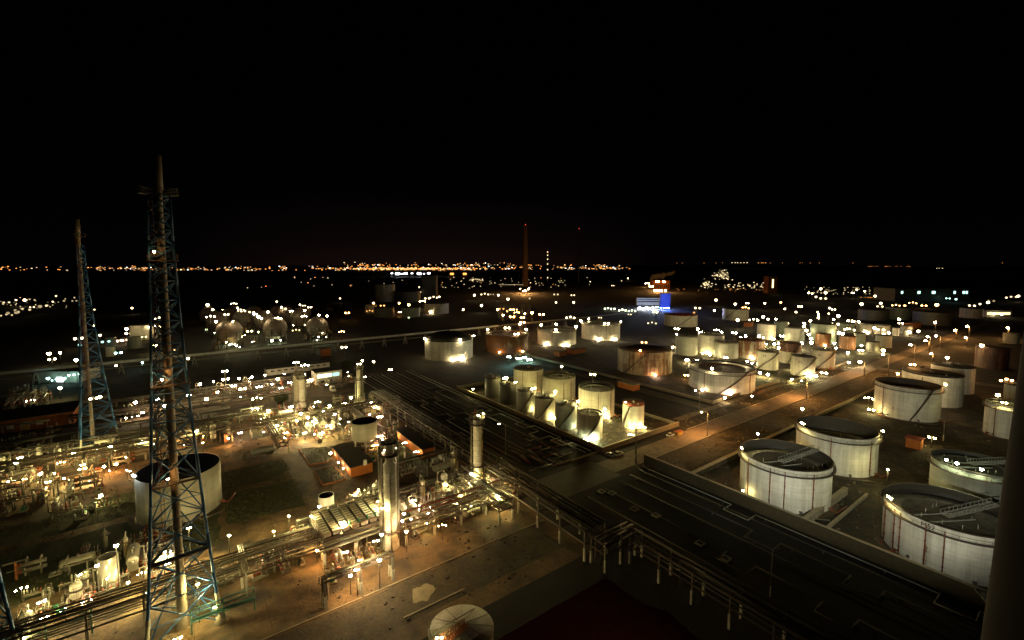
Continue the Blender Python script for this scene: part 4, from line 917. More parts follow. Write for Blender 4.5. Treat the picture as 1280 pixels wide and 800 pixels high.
pipe_rack('goalpost pipe frame on three pale posts in front of the air cooler', W(25, -108.6), W(41.5, -108.6), 3, 2, (6.6,), 2, 31, postw=.55)
# teal handrail platform by the flare foot
t = tag(empty('service_platform', gp(300, 770), TH), 'teal railed service platform right of the tall flare tower foot', 'platform')
for z in (4.5, 5.6, 3.4): m = MB(); m.tube((-9, 0, z), (3, 0, z), .18, 6); m.build('rail', M_teal, t)
m = MB(); m.box((-3, -.6, 3.3), (12, .9, .08)); m.build('deck', M_teal, t)
for x in (-9, -3, 3): m = MB(); m.tube((x, 0, 0), (x, 0, 5.6), .16, 6); m.build('post', M_teal, t)
t = tag(empty('service_platform', gp(92, 800), TH), 'teal railed platform at the bottom left below the rack', 'platform')
for z in (4.5, 5.6): m = MB(); m.tube((-12, 0, z), (3, 0, z), .2, 6); m.build('rail', M_teal, t)
for x in (-12, -4, 3): m = MB(); m.tube((x, 0, 0), (x, 0, 5.6), .18, 6); m.build('post', M_teal, t)
m = MB(); m.box((-4.5, .6, 4.3), (15, .9, .08)); m.build('deck', M_teal, t)
# T-shaped signpost in the dark lawn
t = tag(empty('pipe_support', gp(21, 725), TH), 'lone T-shaped steel pipe support on the dark lawn', 'pipe support')
m = MB(); m.box((0, 0, 2.4), (.4, .4, 4.8)); m.build('post', M_orow, t); m = MB(); m.box((0, 0, 4.8), (4.5, .3, .3)); m.box((0, 0, 2.6), (3.4, .25, .25)); m.build('crossbeam', M_steel, t)
# ============================================================ BUILDINGS
hd = lambda *a: list(a)
bldg('orange control house with black roof and brightly lit long wall', W(50.4, -171), 8.2, 25, 3.8, M_orange, M_roofd, 'control_house', 'house',
     doors=[('b', 16, 1.1, 2.3, 0.02, M_redtop)], wins=[('b', 5, 3.5, 1.3, 1.3, M_wallw), ('b', 10.5, 3.0, 1.3, 1.3, M_wallw), ('b', 21, 3.0, 1.3, 1.3, M_wallw)])
bldg('second orange house with black roof under the long pipe rack', W(79.2, -170), 5.4, 28, 4.2, M_orange, M_roofd, 'control_house', 'house', wins=[('a', 2.5, 1.6, 1.2, 1.3, M_black)], doors=[('b', 14, 1.2, 2.2, .02, M_redtop)])
m = MB(); m.lathe([(.7, 0), (.7, 1.6), (.75, 1.7), (.05, 1.9)], 12); tag(m.build('roof_cowl', M_wallw, None, W(55.5, -167.5+.0-2.5, 4.1)), 'white round cowl on the black roof of the orange control house', 'vent')
t = tag(empty('white_bin', W(82, -164, 0), TH), 'white square container beside the second orange house', 'container'); m = MB(); m.box((0, 0, .9), (2.6, 1.6, 1.8)); m.build('body', M_wallw, t); m = MB(); m.box((0, 0, 1.87), (2.7, 1.7, .14)); m.build('lid', M_wallw, t)
for i, q in enumerate((((374, 562), (415, 559), (416, 577), (387, 582)), ((393, 590), (416, 582), (432, 600), (404, 607)))):
    P = pxs(*q); cx, cy = sum(p[0] for p in P)/4, sum(p[1] for p in P)/4
    t = tag(empty('planter_bed', (cx, cy, 0)), ('upper', 'lower')[i]+' planted bed with orange kerb before the orange control house', 'planter', 'planted beds')
    L = [(p[0]-cx, p[1]-cy) for p in P]; m = MB()
    for a_, b_ in zip(L, L[1:]+L[:1]): m.box(((a_[0]+b_[0])/2, (a_[1]+b_[1])/2, .25), (hypot(b_[0]-a_[0], b_[1]-a_[1]), .4, .5), atan2(b_[1]-a_[1], b_[0]-a_[0]))
    m.build('kerb_border', M_orow, t); m = MB(); m.v = [(x, y, .45) for x, y in L]; m.face([0, 1, 2, 3]); o = m.build('soil', G_bed, t)
    if o.data.polygons[0].normal.z < 0: o.data.flip_normals()
    r2 = random.Random(i+4); m = MB()
    for _ in range(420):
        u, v = r2.random(), r2.random(); x = (L[0][0]*(1-u)+L[1][0]*u)*(1-v)+(L[3][0]*(1-u)+L[2][0]*u)*v; y = (L[0][1]*(1-u)+L[1][1]*u)*(1-v)+(L[3][1]*(1-u)+L[2][1]*u)*v
        h = r2.uniform(.15, .6); b = len(m.v); a = r2.random()*6.28; m.v += [(x-.12*cos(a), y-.12*sin(a), .45), (x+.12*cos(a), y+.12*sin(a), .45), (x+r2.uniform(-.2, .2), y+r2.uniform(-.2, .2), .45+h)]; m.face([b, b+1, b+2])
    m.build('plants', paint('leaf', (.06, .075, .025), .8), t)['kind'] = 'stuff'
# far-left orange shed
bldg('long dull orange shed with black roof behind the pipe racks at the left', W(-80, -313), 36, 22, 6.5, M_orow, M_roofd, 'shed', 'shed', over=.7,
     wins=[('a', 6, 3.2, 1.3, 3.4, lamp_mat('b', 1.2, False)), ('a', 14, 2.4, 2.2, 2.2, M_wallw), ('a', 24, 2.4, 2.2, 2.2, M_wallw)], doors=[('a', 19, 2.4, 3.4, .02, M_yel)])
# white control building
bldg('white two-storey control room with a lit blue-white window band', gp(395, 482), 17, 12, 8.5, M_wallw, M_roofd, 'control_room', 'building',
     wins=[('a', 5.5, 9, 2.2, 4.8, lamp_mat('g', 4)), ('a', 13, 4.4, 2.2, 4.8, lamp_mat('c', 1.5)), ('b', 3, 3.4, 1.8, 4.8, lamp_mat('w', .7, False)), ('a', 4, 3, 1.6, 1.2, M_black), ('a', 9, 3, 1.6, 1.2, M_black)])
bldg('long low white building with parapet left of the control room', gp(333, 470), 44, 9, 4.5, M_wallw, M_roofd, 'long_building', 'building', wins=[('a', 4+4.5*i, 2.2, 1.0, 2.4, M_black) for i in range(9)])
# sheds between tanks
bldg('orange shed with pale sheet roof beside the lone small tank', gp(792, 489), 6, 13, 3.6, M_orange, M_roofp, 'shed', 'shed')
bldg('rusty orange shed near the cyan lamps, larger one', gp(716, 443), 16, 8, 4.2, M_orow, M_roofd, 'shed', 'shed')
bldg('rusty orange shed near the cyan lamps, smaller one', gp(699, 446), 9, 7, 4.2, M_orow, M_roofrust, 'shed', 'shed')
bldg('red-orange hut between the white tanks of the right compound', gp(1150, 563), 4.5, 5, 4.2, M_orange, M_redtop, 'hut', 'hut')
bldg('red-orange flat shed behind the far bright white tanks', gp(1140, 412), 40, 10, 6, M_orow, M_orow, 'shed', 'shed')
bldg('small orange hut beside the far cream tank with stairway', gp(936, 409), 11, 7, 5, M_orow, M_orow, 'hut', 'hut')
bldg('small brown hut under the far trestle', gp(402, 446), 8, 6, 6.5, M_orow, M_roofrust, 'hut', 'hut')
def far_box(label, px0, px1, y0, y1, depth, wall, roof, name='far_building', wins=(), cat='building'):
    """far building facing the viewer: pixel span of its front, base row y1, top row y0"""
    c = gp((px0+px1)/2, y1); D = c[1]; w = (px1-px0)*D/F; h = (y1-y0)*D/F*1.0
    t = tag(empty(name, c), label, cat); m = MB(); m.box((0, depth/2, h/2), (w, depth, h)); m.build('wall', wall, t)
    m = MB(); m.box((0, depth/2, h+h*.02), (w*1.02, depth*1.02, h*.04)); m.build('roof', roof, t)
    for x0, x1, z0, z1, mt in wins:
        m = MB(); m.box(((x0+x1-1)/2*w, -.15, (z0+z1)/2*h), ((x1-x0)*w, .4, (z1-z0)*h)); m.build('window', mt, t)
    return t
M_bluew = paint('blue_lit_wall', (.03, .07, .50), .6, var=.15, dirt=(.03, .05, .3))  # blue of the light is painted into the wall colour
far_box('far block with a wall of blue light', 826, 838, 367, 383.5, 8, M_bluew, M_roofd)
far_box('far white-lit office wing left of the blue block', 796, 824.5, 372.5, 381.5, 8, M_wallw, M_roofd, wins=[(.03, .97, .42, .58, M_black), (.03, .97, .72, .84, M_black)])
far_box('far orange-lit plant house under a steam plume', 817, 837, 351, 361.5, 40, M_orange, M_orow, wins=[(.04+.12*i, .11+.12*i, .1, .55, M_black) for i in range(8)])
far_box('far long building with small cyan lit windows at the right', 1118, 1212, 361, 377, 60, M_dark, M_roofd, wins=[(.04+q, .065+q, .62, .82, lamp_mat('c', 3, False)) for q in (.04, .26, .27, .45, .47, .74, .86, .9)])
far_box('far dark tower block with a lit stair window', 960, 971, 346, 367, 24, M_orow, M_roofd, wins=[(.42, .58, .35, .85, lamp_mat('y', 4, False))])
far_box('far low lit hall behind the right road, beside the chimney', 1232, 1264, 388, 396, 30, M_wallw, M_roofd, wins=[(.05, .95, .35, .7, lamp_mat('w', 2, False))])
far_box('far dark hall right of the wide dark tank', 528, 545, 345, 372, 30, M_dark, M_roofd)
far_box('cyan-lit loading shelter behind the thin flare tower', 48, 100, 464, 478, 16, M_wallw, M_roofd, 'loading_shelter', wins=[(.45, .62, .05, .5, lamp_mat('b', 2.5))])
# ============================================================ FAR CHIMNEYS
def chimney(label, px, yt, yb, wt, wb, mat, lights):
    g = gp(px, yb); D = g[1]; h = (yb-yt)*D/F; t = tag(empty('chimney', g), label, 'chimney'); m = MB()
    m.lathe([(wb*D/F/2, 0), (wt*D/F/2, h), (wt*D/F/2*.8, h)], 20); m.build('shaft', mat, t)
    for u in lights: m = MB(); m.ico((0, -wb*D/F/2, h*u), D*.0007); m.build('warning_light', lamp_mat('r', 3, False), t)
chimney('tall far brown chimney at the centre of the horizon', 656.5, 281, 358, 5.6, 8.2, paint('chimney_brown', (.34, .19, .09), .9, dirt=(.15, .08, .04)), (.99,))
chimney('thin far mast with a string of lamps right of the brown chimney', 684.5, 314, 352, 1.2, 1.8, M_steel, (.98,))
chimney('dim far mast against the sky between chimney and blue block', 723, 283, 352, 1.3, 2.5, M_dark, (.95,))
# near brick chimney at the right edge
az = ray(1247, 600); dD = 62; l = hypot(az[0], az[1]); r0 = 5.0
ux, uy = az[0]/l, az[1]/l
cxn, cyn = ux*dD+uy*r0, uy*dD-ux*r0
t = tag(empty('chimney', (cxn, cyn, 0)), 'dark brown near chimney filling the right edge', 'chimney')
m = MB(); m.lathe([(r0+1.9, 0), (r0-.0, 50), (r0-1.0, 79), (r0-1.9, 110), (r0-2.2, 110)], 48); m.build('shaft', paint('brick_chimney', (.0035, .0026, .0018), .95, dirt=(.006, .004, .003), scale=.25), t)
m = MB(); [m.lathe([(r0+1.9-.038*z+.02, z), (r0+1.9-.038*z+.14, z+.05), (r0+1.9-.038*z+.14, z+.45), (r0+1.9-.038*z+.0, z+.5)], 48) for z in range(6, 48, 6)]; m.build('iron_band', M_black, t)
# floodlights fixed on the far side of that chimney
for i, (tx, ty) in enumerate((gp(985, 610)[:2], gp(1180, 690)[:2], gp(1045, 570)[:2])):
    dx, dy = tx-cxn, ty-cyn; l = hypot(dx, dy); z = 46; q = r0+1.0
    o = MB(); o.box((0, 0, 0), (.7, 1.0, .7), 0); o.box((.38, 0, 0), (.06, .8, .55), 0, 1); o.box((-.6, 0, 0), (1.2, .15, .15), 0); o.box((1.75, 0, -1.12), (2.7, 5.0, .06), 0); o.box((.3, 0, -.76), (.1, .4, .75), 0)  # wide plate under the lens is added to keep the pipe track dark
    fl = o.build('floodlight', [M_piped, lamp_mat('g', 40, False)], None, (cxn+dx/l*q, cyn+dy/l*q, z+.8*i), atan2(dy, dx)); reg(fl, 'floodlight fixed on the near chimney', 'aimed at the big open tanks', 'floodlight', 'floodlights over the site')
    ld = bpy.data.lights.new('floodlight_beam', 'SPOT'); ld.energy = (2.8e5, 3.6e5, 2.2e5)[i]; ld.color = (.97, .95, .74); ld.spot_size = R_(46); ld.spot_blend = .6; ld.shadow_soft_size = .3
    lo = bpy.data.objects.new('floodlight_beam', ld); C.objects.link(lo); lo.parent = fl; lo.location = (.9, 0, 0)
    import mathutils
    v = mathutils.Vector((tx-cxn-dx/l*q, ty-cyn-dy/l*q, 9-z-.8*i)); lo.rotation_euler = (mathutils.Euler((0, 0, -atan2(dy, dx))).to_matrix() @ v).to_track_quat('-Z', 'Y').to_euler()
o = MB(); o.box((0, 0, 0), (.7, .9, .6)); o.box((.38, 0, 0), (.06, .7, .45), 0, 1); o.box((-.6, 0, 0), (1.2, .15, .15))  # extra floodlight, added to brighten the red roof
fl = o.build('floodlight', [M_piped, lamp_mat('o', 5, False)], None, (cxn-r0*1.3, cyn+r0*.75, 40), R_(160)); reg(fl, 'small added floodlight on the near chimney', 'aimed at the dark red roof', 'floodlight', 'floodlights over the site')
ld = bpy.data.lights.new('floodlight_beam', 'SPOT'); ld.energy = 6500; ld.color = (1, .7, .5); ld.spot_size = R_(75); ld.spot_blend = .9; ld.shadow_soft_size = .4
lo = bpy.data.objects.new('floodlight_beam', ld); C.objects.link(lo); lo.parent = fl; lo.location = (.9, 0, 0)
v = mathutils.Vector((12-(cxn-r0*1.3), 62-(cyn+r0*.75), 14-40)); lo.rotation_euler = (mathutils.Euler((0, 0, -R_(160))).to_matrix() @ v).to_track_quat('-Z', 'Y').to_euler()
# red roof of the building below the viewer
P = [gp(757, 722, 14)[:2], gp(600, 812, 14)[:2], gp(700, 990, 14)[:2], gp(940, 860, 14)[:2], gp(835, 764, 14)[:2], gp(806, 756, 14)[:2]]
o = slab('roof', P, 13.2, 14, paint('red_roofing', (.16, .012, .008), .9, dirt=(.08, .01, .006)))
cx, cy = sum(p[0] for p in P)/6, sum(p[1] for p in P)/6
t = tag(empty('red_roofed_building', (cx, cy, 0)), 'building with dark red flat roof at the bottom edge', 'building')
o.data.transform(mathutils.Matrix.Translation((-cx, -cy, 0))); o.parent = t
w = slab('wall', [(cx+(p[0]-cx)*.97, cy+(p[1]-cy)*.97) for p in P], 0, 13.2, M_dark); w.data.transform(mathutils.Matrix.Translation((-cx, -cy, 0))); w.parent = t
# ============================================================ PROCESS CLUTTER
TAKEN += [W(a, b) for a in (30, 36, 42) for b in (-135, -130, -126)]+[gp(489, 683), gp(597, 612)]
scatter([(20, 720), (180, 672), (240, 700), (170, 745), (30, 790)], 30, 'along rusty rack left of tall flare', 1, 'manifold exch manifold pump manifold vessel manifold drum', s=(.5, .85), gap=3.0)
scatter([(150, 690), (215, 665), (230, 700), (175, 720)], 10, 'behind the tall flare tower foot', 2, 'manifold exch manifold vessel', s=(.5, .8), gap=3.0)
scatter([(250, 725), (390, 668), (390, 700), (270, 745)], 12, 'along rusty rack right of tall flare', 3, 'manifold pump manifold exch portal', gap=3.5)
scatter([(395, 690), (470, 668), (480, 690), (410, 735)], 9, 'under the air cooler deck', 4, 'pump manifold pump manifold', gap=3.1, s=(.6, .9))
scatter([(500, 640), (560, 610), (590, 640), (510, 680)], 16, 'between fat and slim silver columns', 5, 'drum manifold exch vessel pump manifold drum', gap=3.5)
scatter([(565, 592), (640, 590), (640, 625), (570, 632)], 19, 'at the slim silver column foot', 6, 'manifold vessel exch manifold pump drum vessel', gap=3.3)
scatter([(430, 636), (480, 618), (478, 636), (462, 640)], 8, 'behind the air cooler deck', 7, 'manifold pump vessel', gap=3.1)
scatter([(330, 520), (440, 500), (470, 520), (440, 545), (330, 545)], 41, 'in pipework below the stout columns', 8, gap=3.9)
scatter([(440, 505), (490, 503), (500, 515), (450, 520)], 12, 'at the foot of the thin far column', 9, gap=3.9)
scatter([(235, 487), (440, 470), (450, 485), (240, 505)], 41, 'in the long lit pump rows', 10, 'pump manifold exch pump manifold', gap=4.7)
scatter([(160, 510), (225, 503), (225, 522), (160, 530)], 12, 'in pump rows left of tall flare', 11, 'pump manifold exch pump manifold', gap=4.7)
scatter([(0, 575), (95, 560), (175, 550), (175, 585), (0, 605)], 32, 'around the thin flare tower foot', 12, gap=3.9)
scatter([(180, 545), (310, 535), (315, 548), (185, 565)], 14, 'along rack behind big grey tank', 13, gap=4.3)
scatter([(10, 498), (60, 490), (60, 512), (10, 520)], 14, 'behind the long orange shed', 14, 'manifold portal manifold', gap=3.9, s=(1.2, 1.6))
scatter([(450, 545), (495, 540), (490, 572), (462, 578)], 11, 'between elevated tank and second house', 15, 'vessel manifold exch pump', gap=3.5)
scatter([(60, 620), (150, 600), (155, 640), (70, 655)], 9, 'on dark ground by big grey tank', 16, 'pump manifold exch', gap=4.7)
scatter([(255, 400), (420, 388), (425, 428), (265, 440)], 16, 'between the gas spheres', 17, 'portal manifold pump manifold', gap=14, s=(1.2, 1.8))
scatter([(620, 392), (664, 392), (664, 406), (622, 408)], 12, 'under the orange lamp masts', 18, 'vessel manifold portal vessel', gap=12, s=(1.6, 2.4))
scatter([(640, 444), (668, 444), (668, 452), (640, 452)], 4, 'under the cyan lamps', 19, 'manifold pump', gap=3.9)
scatter([(0, 540), (90, 535), (60, 570), (0, 575)], 14, 'on the dim ground below the orange shed', 21, 'manifold pump portal manifold', gap=4.5)
scatter([(200, 535), (315, 520), (320, 535), (200, 545)], 14, 'in the brown strip behind the tall flare', 22, 'portal manifold pump manifold', gap=5)
scatter([(0, 605), (70, 600), (60, 640), (0, 650)], 10, 'at the left edge below the racks', 23, 'manifold exch manifold pump', gap=4)
scatter([(330, 545), (430, 535), (440, 548), (340, 556)], 12, 'on the lit strip behind the tanker truck', 24, 'pump manifold pump exch', gap=3.6, s=(.6, .9))
scatter([(395, 655), (480, 640), (478, 668), (410, 690)], 8, 'below the air cooler rear edge', 25, 'pump manifold', gap=3, s=(.5, .7))
scatter([(500, 625), (640, 592), (650, 622), (520, 672)], 26, 'around the two silver columns', 26, 'manifold vessel pump exch manifold pump drum', gap=3.0, s=(.55, .85))
scatter([(470, 590), (560, 575), (560, 590), (490, 605)], 7, 'in front of the second orange house', 27, 'pump manifold drum portal', gap=4.5, s=(.7, 1.0))
for p in PROTO.values():
    for o in p:
        for c_ in list(o.children_recursive): bpy.data.objects.remove(c_)
        bpy.data.objects.remove(o)
# ============================================================ VEHICLES
M_tyre = paint('tyre_rubber', (.02, .02, .02), .9); M_glass, _n, _b = new_mat('dark_glass'); _b.inputs['Base Color'].default_value = (.02, .025, .03, 1); _b.inputs['Roughness'].default_value = .1
def wheels(t, xs, y, r=.34):
    for x in xs:
        for s in (-y, y):
            m = MB(); m.tube((x, s-.11, r), (x, s+.11, r), r, 12); w = m.build('wheel', M_tyre, t); m = MB(); m.tube((x, s-.125, r), (x, s+.125, r), r*.55, 10); m.build('rim', M_galv, w)
def prism(m, prof, y0, y1, mi=0):
    b = len(m.v); n = len(prof)
    for y in (y0, y1): m.v += [(x, y, z) for x, z in prof]
    m.face([b+i for i in range(n)], mi); m.face([b+n+i for i in range(n)][::-1], mi)
    for i in range(n): j = (i+1) % n; m.face([b+j, b+i, b+n+i, b+n+j], mi)
def car(px, py, rot, col, label, van=False, s=1.0):
    t = tag(empty('parked_van' if van else 'parked_car', gp(px, py), TH+rot), label, 'van' if van else 'car', 'parked vehicles'); t.scale = (s, s, s); m = MB()
    prism(m, [(-2.1, .3), (2.1, .3), (2.15, .8), (1.2, .95), (-2.1, 1.0)], -.85, .85); m.build('body', col, t); m = MB()
    prism(m, [(-2.05, 1.0), (1.15, .95), (.7, 1.95), (-2.0, 2.0)] if van else [(-1.7, 1.0), (1.1, .95), (.45, 1.48), (-1.2, 1.5)], -.76, .76); m.build('cabin', M_glass if not van else col, t)
    m = MB(); m.box((-.4, 0, 2.03 if van else 1.52), (2.6 if van else 1.5, 1.4, .06)); m.build('roof', col, t)
    if van: m = MB(); m.box((.95, 0, 1.45), (.1, 1.4, .6)); m.build('windscreen', M_glass, t)
    wheels(t, (-1.3, 1.3), .82)
car(773, 569, 0, M_wallw, 'white car parked at the bund corner by the main road', s=1.1)
car(838, 545, 0, M_wallw, 'pale car parked next to the yellow skip along the bund', s=1.0)
car(416, 489, -pi/2, M_wallw, 'white van parked below the white control room', van=True, s=1.5)
car(762, 570, pi/2, M_galv, 'grey car behind the white one at the bund corner', s=1.0)
t = tag(empty('waste_skip', gp(848, 543), TH), 'yellow-orange waste skip beside the pale parked car', 'skip'); m = MB(); prism(m, [(-1.6, 0), (1.6, 0), (2.3, 1.6), (-2.3, 1.6)], -1.0, 1.0); m.build('body', M_yel, t); m = MB(); m.box((0, 0, 1.62), (4.7, 2.1, .12)); m.build('rim', M_rrail, t)
t = tag(empty('tanker_truck', gp(325, 570), TH), 'tanker truck with dull silver barrel parked on the dark yard', 'truck'); m = MB(); m.hdrum((-3.0, 0, 2.3), (5.2, 0, 2.3), 1.15, 18); m.build('barrel', M_galv, t)
m = MB(); m.box((.4, 0, .9), (11, 1.1, .35)); m.build('chassis', M_black, t); m = MB(); prism(m, [(-6.6, .6), (-4.4, .6), (-4.4, 2.9), (-6.2, 2.9), (-6.6, 1.8)], -1.15, 1.15); m.build('cab', M_steel, t); wheels(t, (-5.4, -2, 2.8, 4.2), 1.05, .5)
# bushes and trees
def tree(px, py, h, r, label, seed, kind='tree'):
    r_ = random.Random(seed); t = tag(empty(kind, gp(px, py)), label, kind, 'trees and bushes'); m = MB()
    m.tube((0, 0, 0), (.1, 0, h*.5), .3, 7, r2=.18); br = []
    for i in range(6):
        a = i*1.05+r_.random(); q = (r*.6*cos(a), r*.6*sin(a), h*r_.uniform(.5, .85)); m.tube((.05, 0, h*r_.uniform(.25, .45)), q, .12, 5, r2=.04); br.append(q)
    m.build('trunk', paint('bark', (.08, .055, .035), .9), t); m = MB()
    br += [(r_.uniform(-.6, .6)*r, r_.uniform(-.6, .6)*r, h*r_.uniform(.35, .9)) for _ in range(12)]
    for _ in range(8000):
        c = br[r_.randrange(len(br))]; q = r*.42*r_.random()**.5; a, b = r_.random()*6.28, r_.uniform(-1.5, 1.5); x, y, z = c[0]+q*cos(a)*cos(b), c[1]+q*sin(a)*cos(b), c[2]+q*sin(b)*.8
        s = r_.uniform(.10, .26); k = len(m.v); u = [r_.uniform(-1, 1) for _ in range(6)]
        m.v += [(x+s*u[0], y+s*u[1], z+s*u[2]), (x+s*u[3], y+s*u[4], z+s*u[5]), (x-s*u[0], y-s*u[1], z-s*u[2]), (x-s*u[3], y-s*u[4], z-s*u[5])]; m.face([k, k+1, k+2, k+3])
    m.build('crown', paint('foliage', (.045, .06, .02), .7, dirt=(.08, .08, .03)), t)
tree(433, 466, 9, 4.2, 'round dark tree left of the thin far column', 1)
tree(470, 502, 4.5, 4, 'low dark bush right of the thin far column', 2, 'bush')
tree(483, 500, 4, 3.4, 'smaller bush by the start of the long pipe rack', 3, 'bush')
tree(352, 503, 4, 4.5, 'green bush in front of the lit pump rows', 4, 'bush')
# unlit poles
for (x, y, yt, l) in ((794, 579, 530, 'dark lamp pole at the road corner opposite the parked cars'), (963, 746, 690, 'thin pole with white foot in the black pipe track'), (1179, 551, 521, 'white bent pole behind the grey open tank'), (632, 569, 531, None), (731, 684, 0, None)):
    if not l: continue
    g = gp(x, y); d = ray(x, yt); h = CAMH+g[1]*d[2]/d[1]; t = tag(empty('lamp_pole', g, TH), l, 'pole', 'poles'); m = MB(); m.tube((0, 0, 0), (0, 0, h), .13, 7, r2=.09); m.path([(0, 0, h), (.3, 0, h+.4), (1.2, 0, h+.5)], .08, 5); m.build('pole', M_steel, t); m = MB(); m.tube((0, 0, 0), (0, 0, h*.25), .2, 7); m.build('foot', M_wpost, t)
# ============================================================ LAMPS
def many(where, z, key, P, pts, mul=1.0, **k):
    for q in pts: lamp(q[0], q[1], q[2] if len(q) > 2 else z, q[3] if len(q) > 3 else key, (q[4] if len(q) > 4 else P)*mul, where, **k)
for z_, P_ in ((56.6, 1300), (35.6, 900), (82.6, 350)): lamp(0, 0, 0, 'o', P_, 'on a platform of the tall flare', base=z_-1.6, pos=(f1[0]+1.2, f1[1]-3.4, z_), rad=.28)  # the lowest of these lamps is added to light the stack
many('at the foot of the tall flare tower', 5, 'y', 5000, ((247, 730, 9.5, 'y', 9000), (268, 759, 3.6, 'y', 1700), (222, 798, 3, 'y', 2500), (236, 660, 12, 'y', 4000)))
many('along rusty rack left of tall flare', 4.5, 'y', 4200, ((145, 682, 12), (121, 707, 9, 'w', 1500), (103, 717), (52, 752), (30, 797, 4, 'y', 3000), (206, 690, 5, 'w', 6500), (214, 693, 5, 'w', 6000), (160, 728, 3, 'y', 4000), (183, 742, 3, 'y', 4000), (108, 752, 3, 'p', 3500)))
many('along rusty rack right of tall flare', 5, 'y', 4500, ((286, 669, 6), (342, 664), (361, 645, 7), (322, 700, 3, 'w', 1500)))
many('around the air cooler deck', 9, 'y', 5500, ((389, 645, 9.2), (428, 653, 9.4, 'y', 9500), (472, 627, 10, 'y', 7500), (479, 635, 13, 'y', 3000), (474, 700, 8.2, 'w', 9000), (446, 712, 7.3, 'w', 2500), (396, 688, 4, 'o', 4500), (432, 690, 4, 'w', 3000), (438, 719, 5.5, 'o', 2500), (477, 668, 6.5, 'p', 2600), (450, 700, 3, 'o', 2500)))  # strong lamp before the fat column is added to light its near side
many('behind the air cooler deck', 5, 'y', 9000, ((448, 612, 5), (444, 618, 5, 'w', 4000), (399, 633, 5, 'w', 3000)))
many('on the fat silver column top', 25, 'p', 2600, ((475, 557, 28), (482, 563, 26, 'w', 1200)), base=26)
many('at the fat silver column foot', 4, 'p', 4500, ((503, 651, 8, 'w', 1100), (505, 642, 10, 'w', 900), (516, 625, 6), (524, 632, 6), (508, 664, 6.5, 'o', 3500), (470, 676, 5, 'y', 2500)))
many('at the slim silver column foot', 6, 'y', 6500, ((589, 592, 8, 'w', 3500), (587, 603, 6, 'y', 3500), (592, 609, 5, 'y', 2500), (576, 617, 6, 'y', 4500), (622, 620, 6, 'y', 11000), (557, 606, 5, 'y', 2500), (600, 600, 5, 'y', 4000), (633, 605, 4, 'o', 2500)))
many('on the top platform of the slim silver column', 27, 'y', 2200, ((604, 517, 27.5), (598, 520, 27)), base=25)
for b_ in (-174.5, -181, -192): lamp(0, 0, 0, 'w', 1000, 'by the orange control house wall', pos=W(48.6, b_, 2.9), base=0)
for b_, P_ in ((-172, 1100), (-184, 500), (-195, 1500)): lamp(0, 0, 0, 'w', P_, 'by the second orange house wall', pos=W(77.4, b_, 3.2), base=0)
many('between elevated tank and second house', 4, 'p', 3500, ((475, 521, 8), (475, 545, 5), (495, 560, 3, 'y', 1500), (478, 549, 4), (470, 556, 4, 'o', 2500)))
many('in pipework below the stout columns', 6, 'y', 6000, ((321, 497, 8), (319, 510, 7), (335, 513, 6), (352, 521, 6), (322, 527, 5), (362, 509, 5, 'p', 4000), (397, 502, 8), (412, 507, 8), (376, 517, 8, 'y', 10000), (385, 522, 6), (346, 532, 5, 'y', 4500), (381, 541, 4, 'w', 9000), (403, 541, 4, 'y', 11000), (411, 532, 5, 'y', 6000), (371, 526, 5), (404, 514, 4, 'y', 3000), (365, 508, 4, 'p', 3500), (357, 541, 3, 'o', 3000), (393, 530, 3, 'w', 5000)))
many('on top of the stout far columns', 21, 'w', 5000, ((370, 453, 22), (381, 456, 20), (371, 471, 16, 'y', 5000)), base=14)
many('at the thin far column', 6, 'y', 4000, ((439, 497, 6), (459, 502, 5, 'y', 5500), (466, 505, 4), (455, 471, 15, 'w', 1500)))
many('on the top of the thin far column', 22.5, 'y', 3500, ((453, 451, 23.5), (449, 455, 22, 'w', 2500)), base=20)
many('in the long lit pump rows', 5.5, 'w', 5500, ((281, 464, 13), (282, 474, 8), (250, 480), (267, 477), (299, 473), (292, 482), (272, 490), (303, 486), (258, 499), (236, 494), (315, 471), (331, 469), (324, 483, 5, 'p', 4500), (347, 474), (351, 485), (340, 480, 5, 'p', 4500), (388, 475, 6, 'w', 3000), (362, 478, 5, 'p', 4000)))
many('left of tall flare by pump row', 6, 'w', 5500, ((169, 503), (197, 499), (206, 507), (165, 520, 3, 'w', 4000), (178, 516, 3, 'p', 3000)))
many('along rack behind big grey tank', 6, 'y', 5000, ((181, 549), (246, 539), (215, 552, 3, 'o', 2500), (285, 548, 3, 'o', 4500), (300, 541, 3, 'p', 3500)))
many('on the rim of the big grey open tank', 0, 'b', 700, ((188, 588),), tk='T66', out=.4)
many('at the foot of the thin flare tower', 5, 'y', 5000, ((138, 558), (92, 565), (117, 563, 3, 'y', 3500), (20, 578, 5), (25, 572, 5), (14, 583, 4, 'w', 2500), (80, 598, 3, 'y', 4500), (130, 583, 3, 'o', 4500), (145, 580, 3, 'o', 3500), (113, 596, 3, 'w', 6500), (126, 619, 4, 'y', 5000), (50, 592, 3, 'y', 3500), (10, 602, 3, 'y', 3000), (103, 586, 3, 'o', 3500)))
many('on the low platform of the thin flare tower', 34, 'w', 500, ((117, 498), (121, 497), (125, 496)), base=33)
many('behind the long orange shed', 8, 'y', 4500, ((75, 485, 7), (38, 500, 4, 'w', 800)))
many('at the cyan-lit loading shelter', 4, 'c', 600, ((70, 474), (80, 473), (86, 469, 6), (96, 468, 6), (60, 473, 4)))
many('around tanks behind the thin flare tower', 7, 'c', 1800, ((100, 431), (132, 427), (148, 441), (178, 453, 6, 'c', 1200)))
many('in the dark yard by the thin flare', 10, 'w', 2500, ((95, 450, 6, 'w', 6000), (61, 442), (75, 441), (65, 449), (98, 423), (118, 407), (118, 387), (165, 385), (125, 419)))
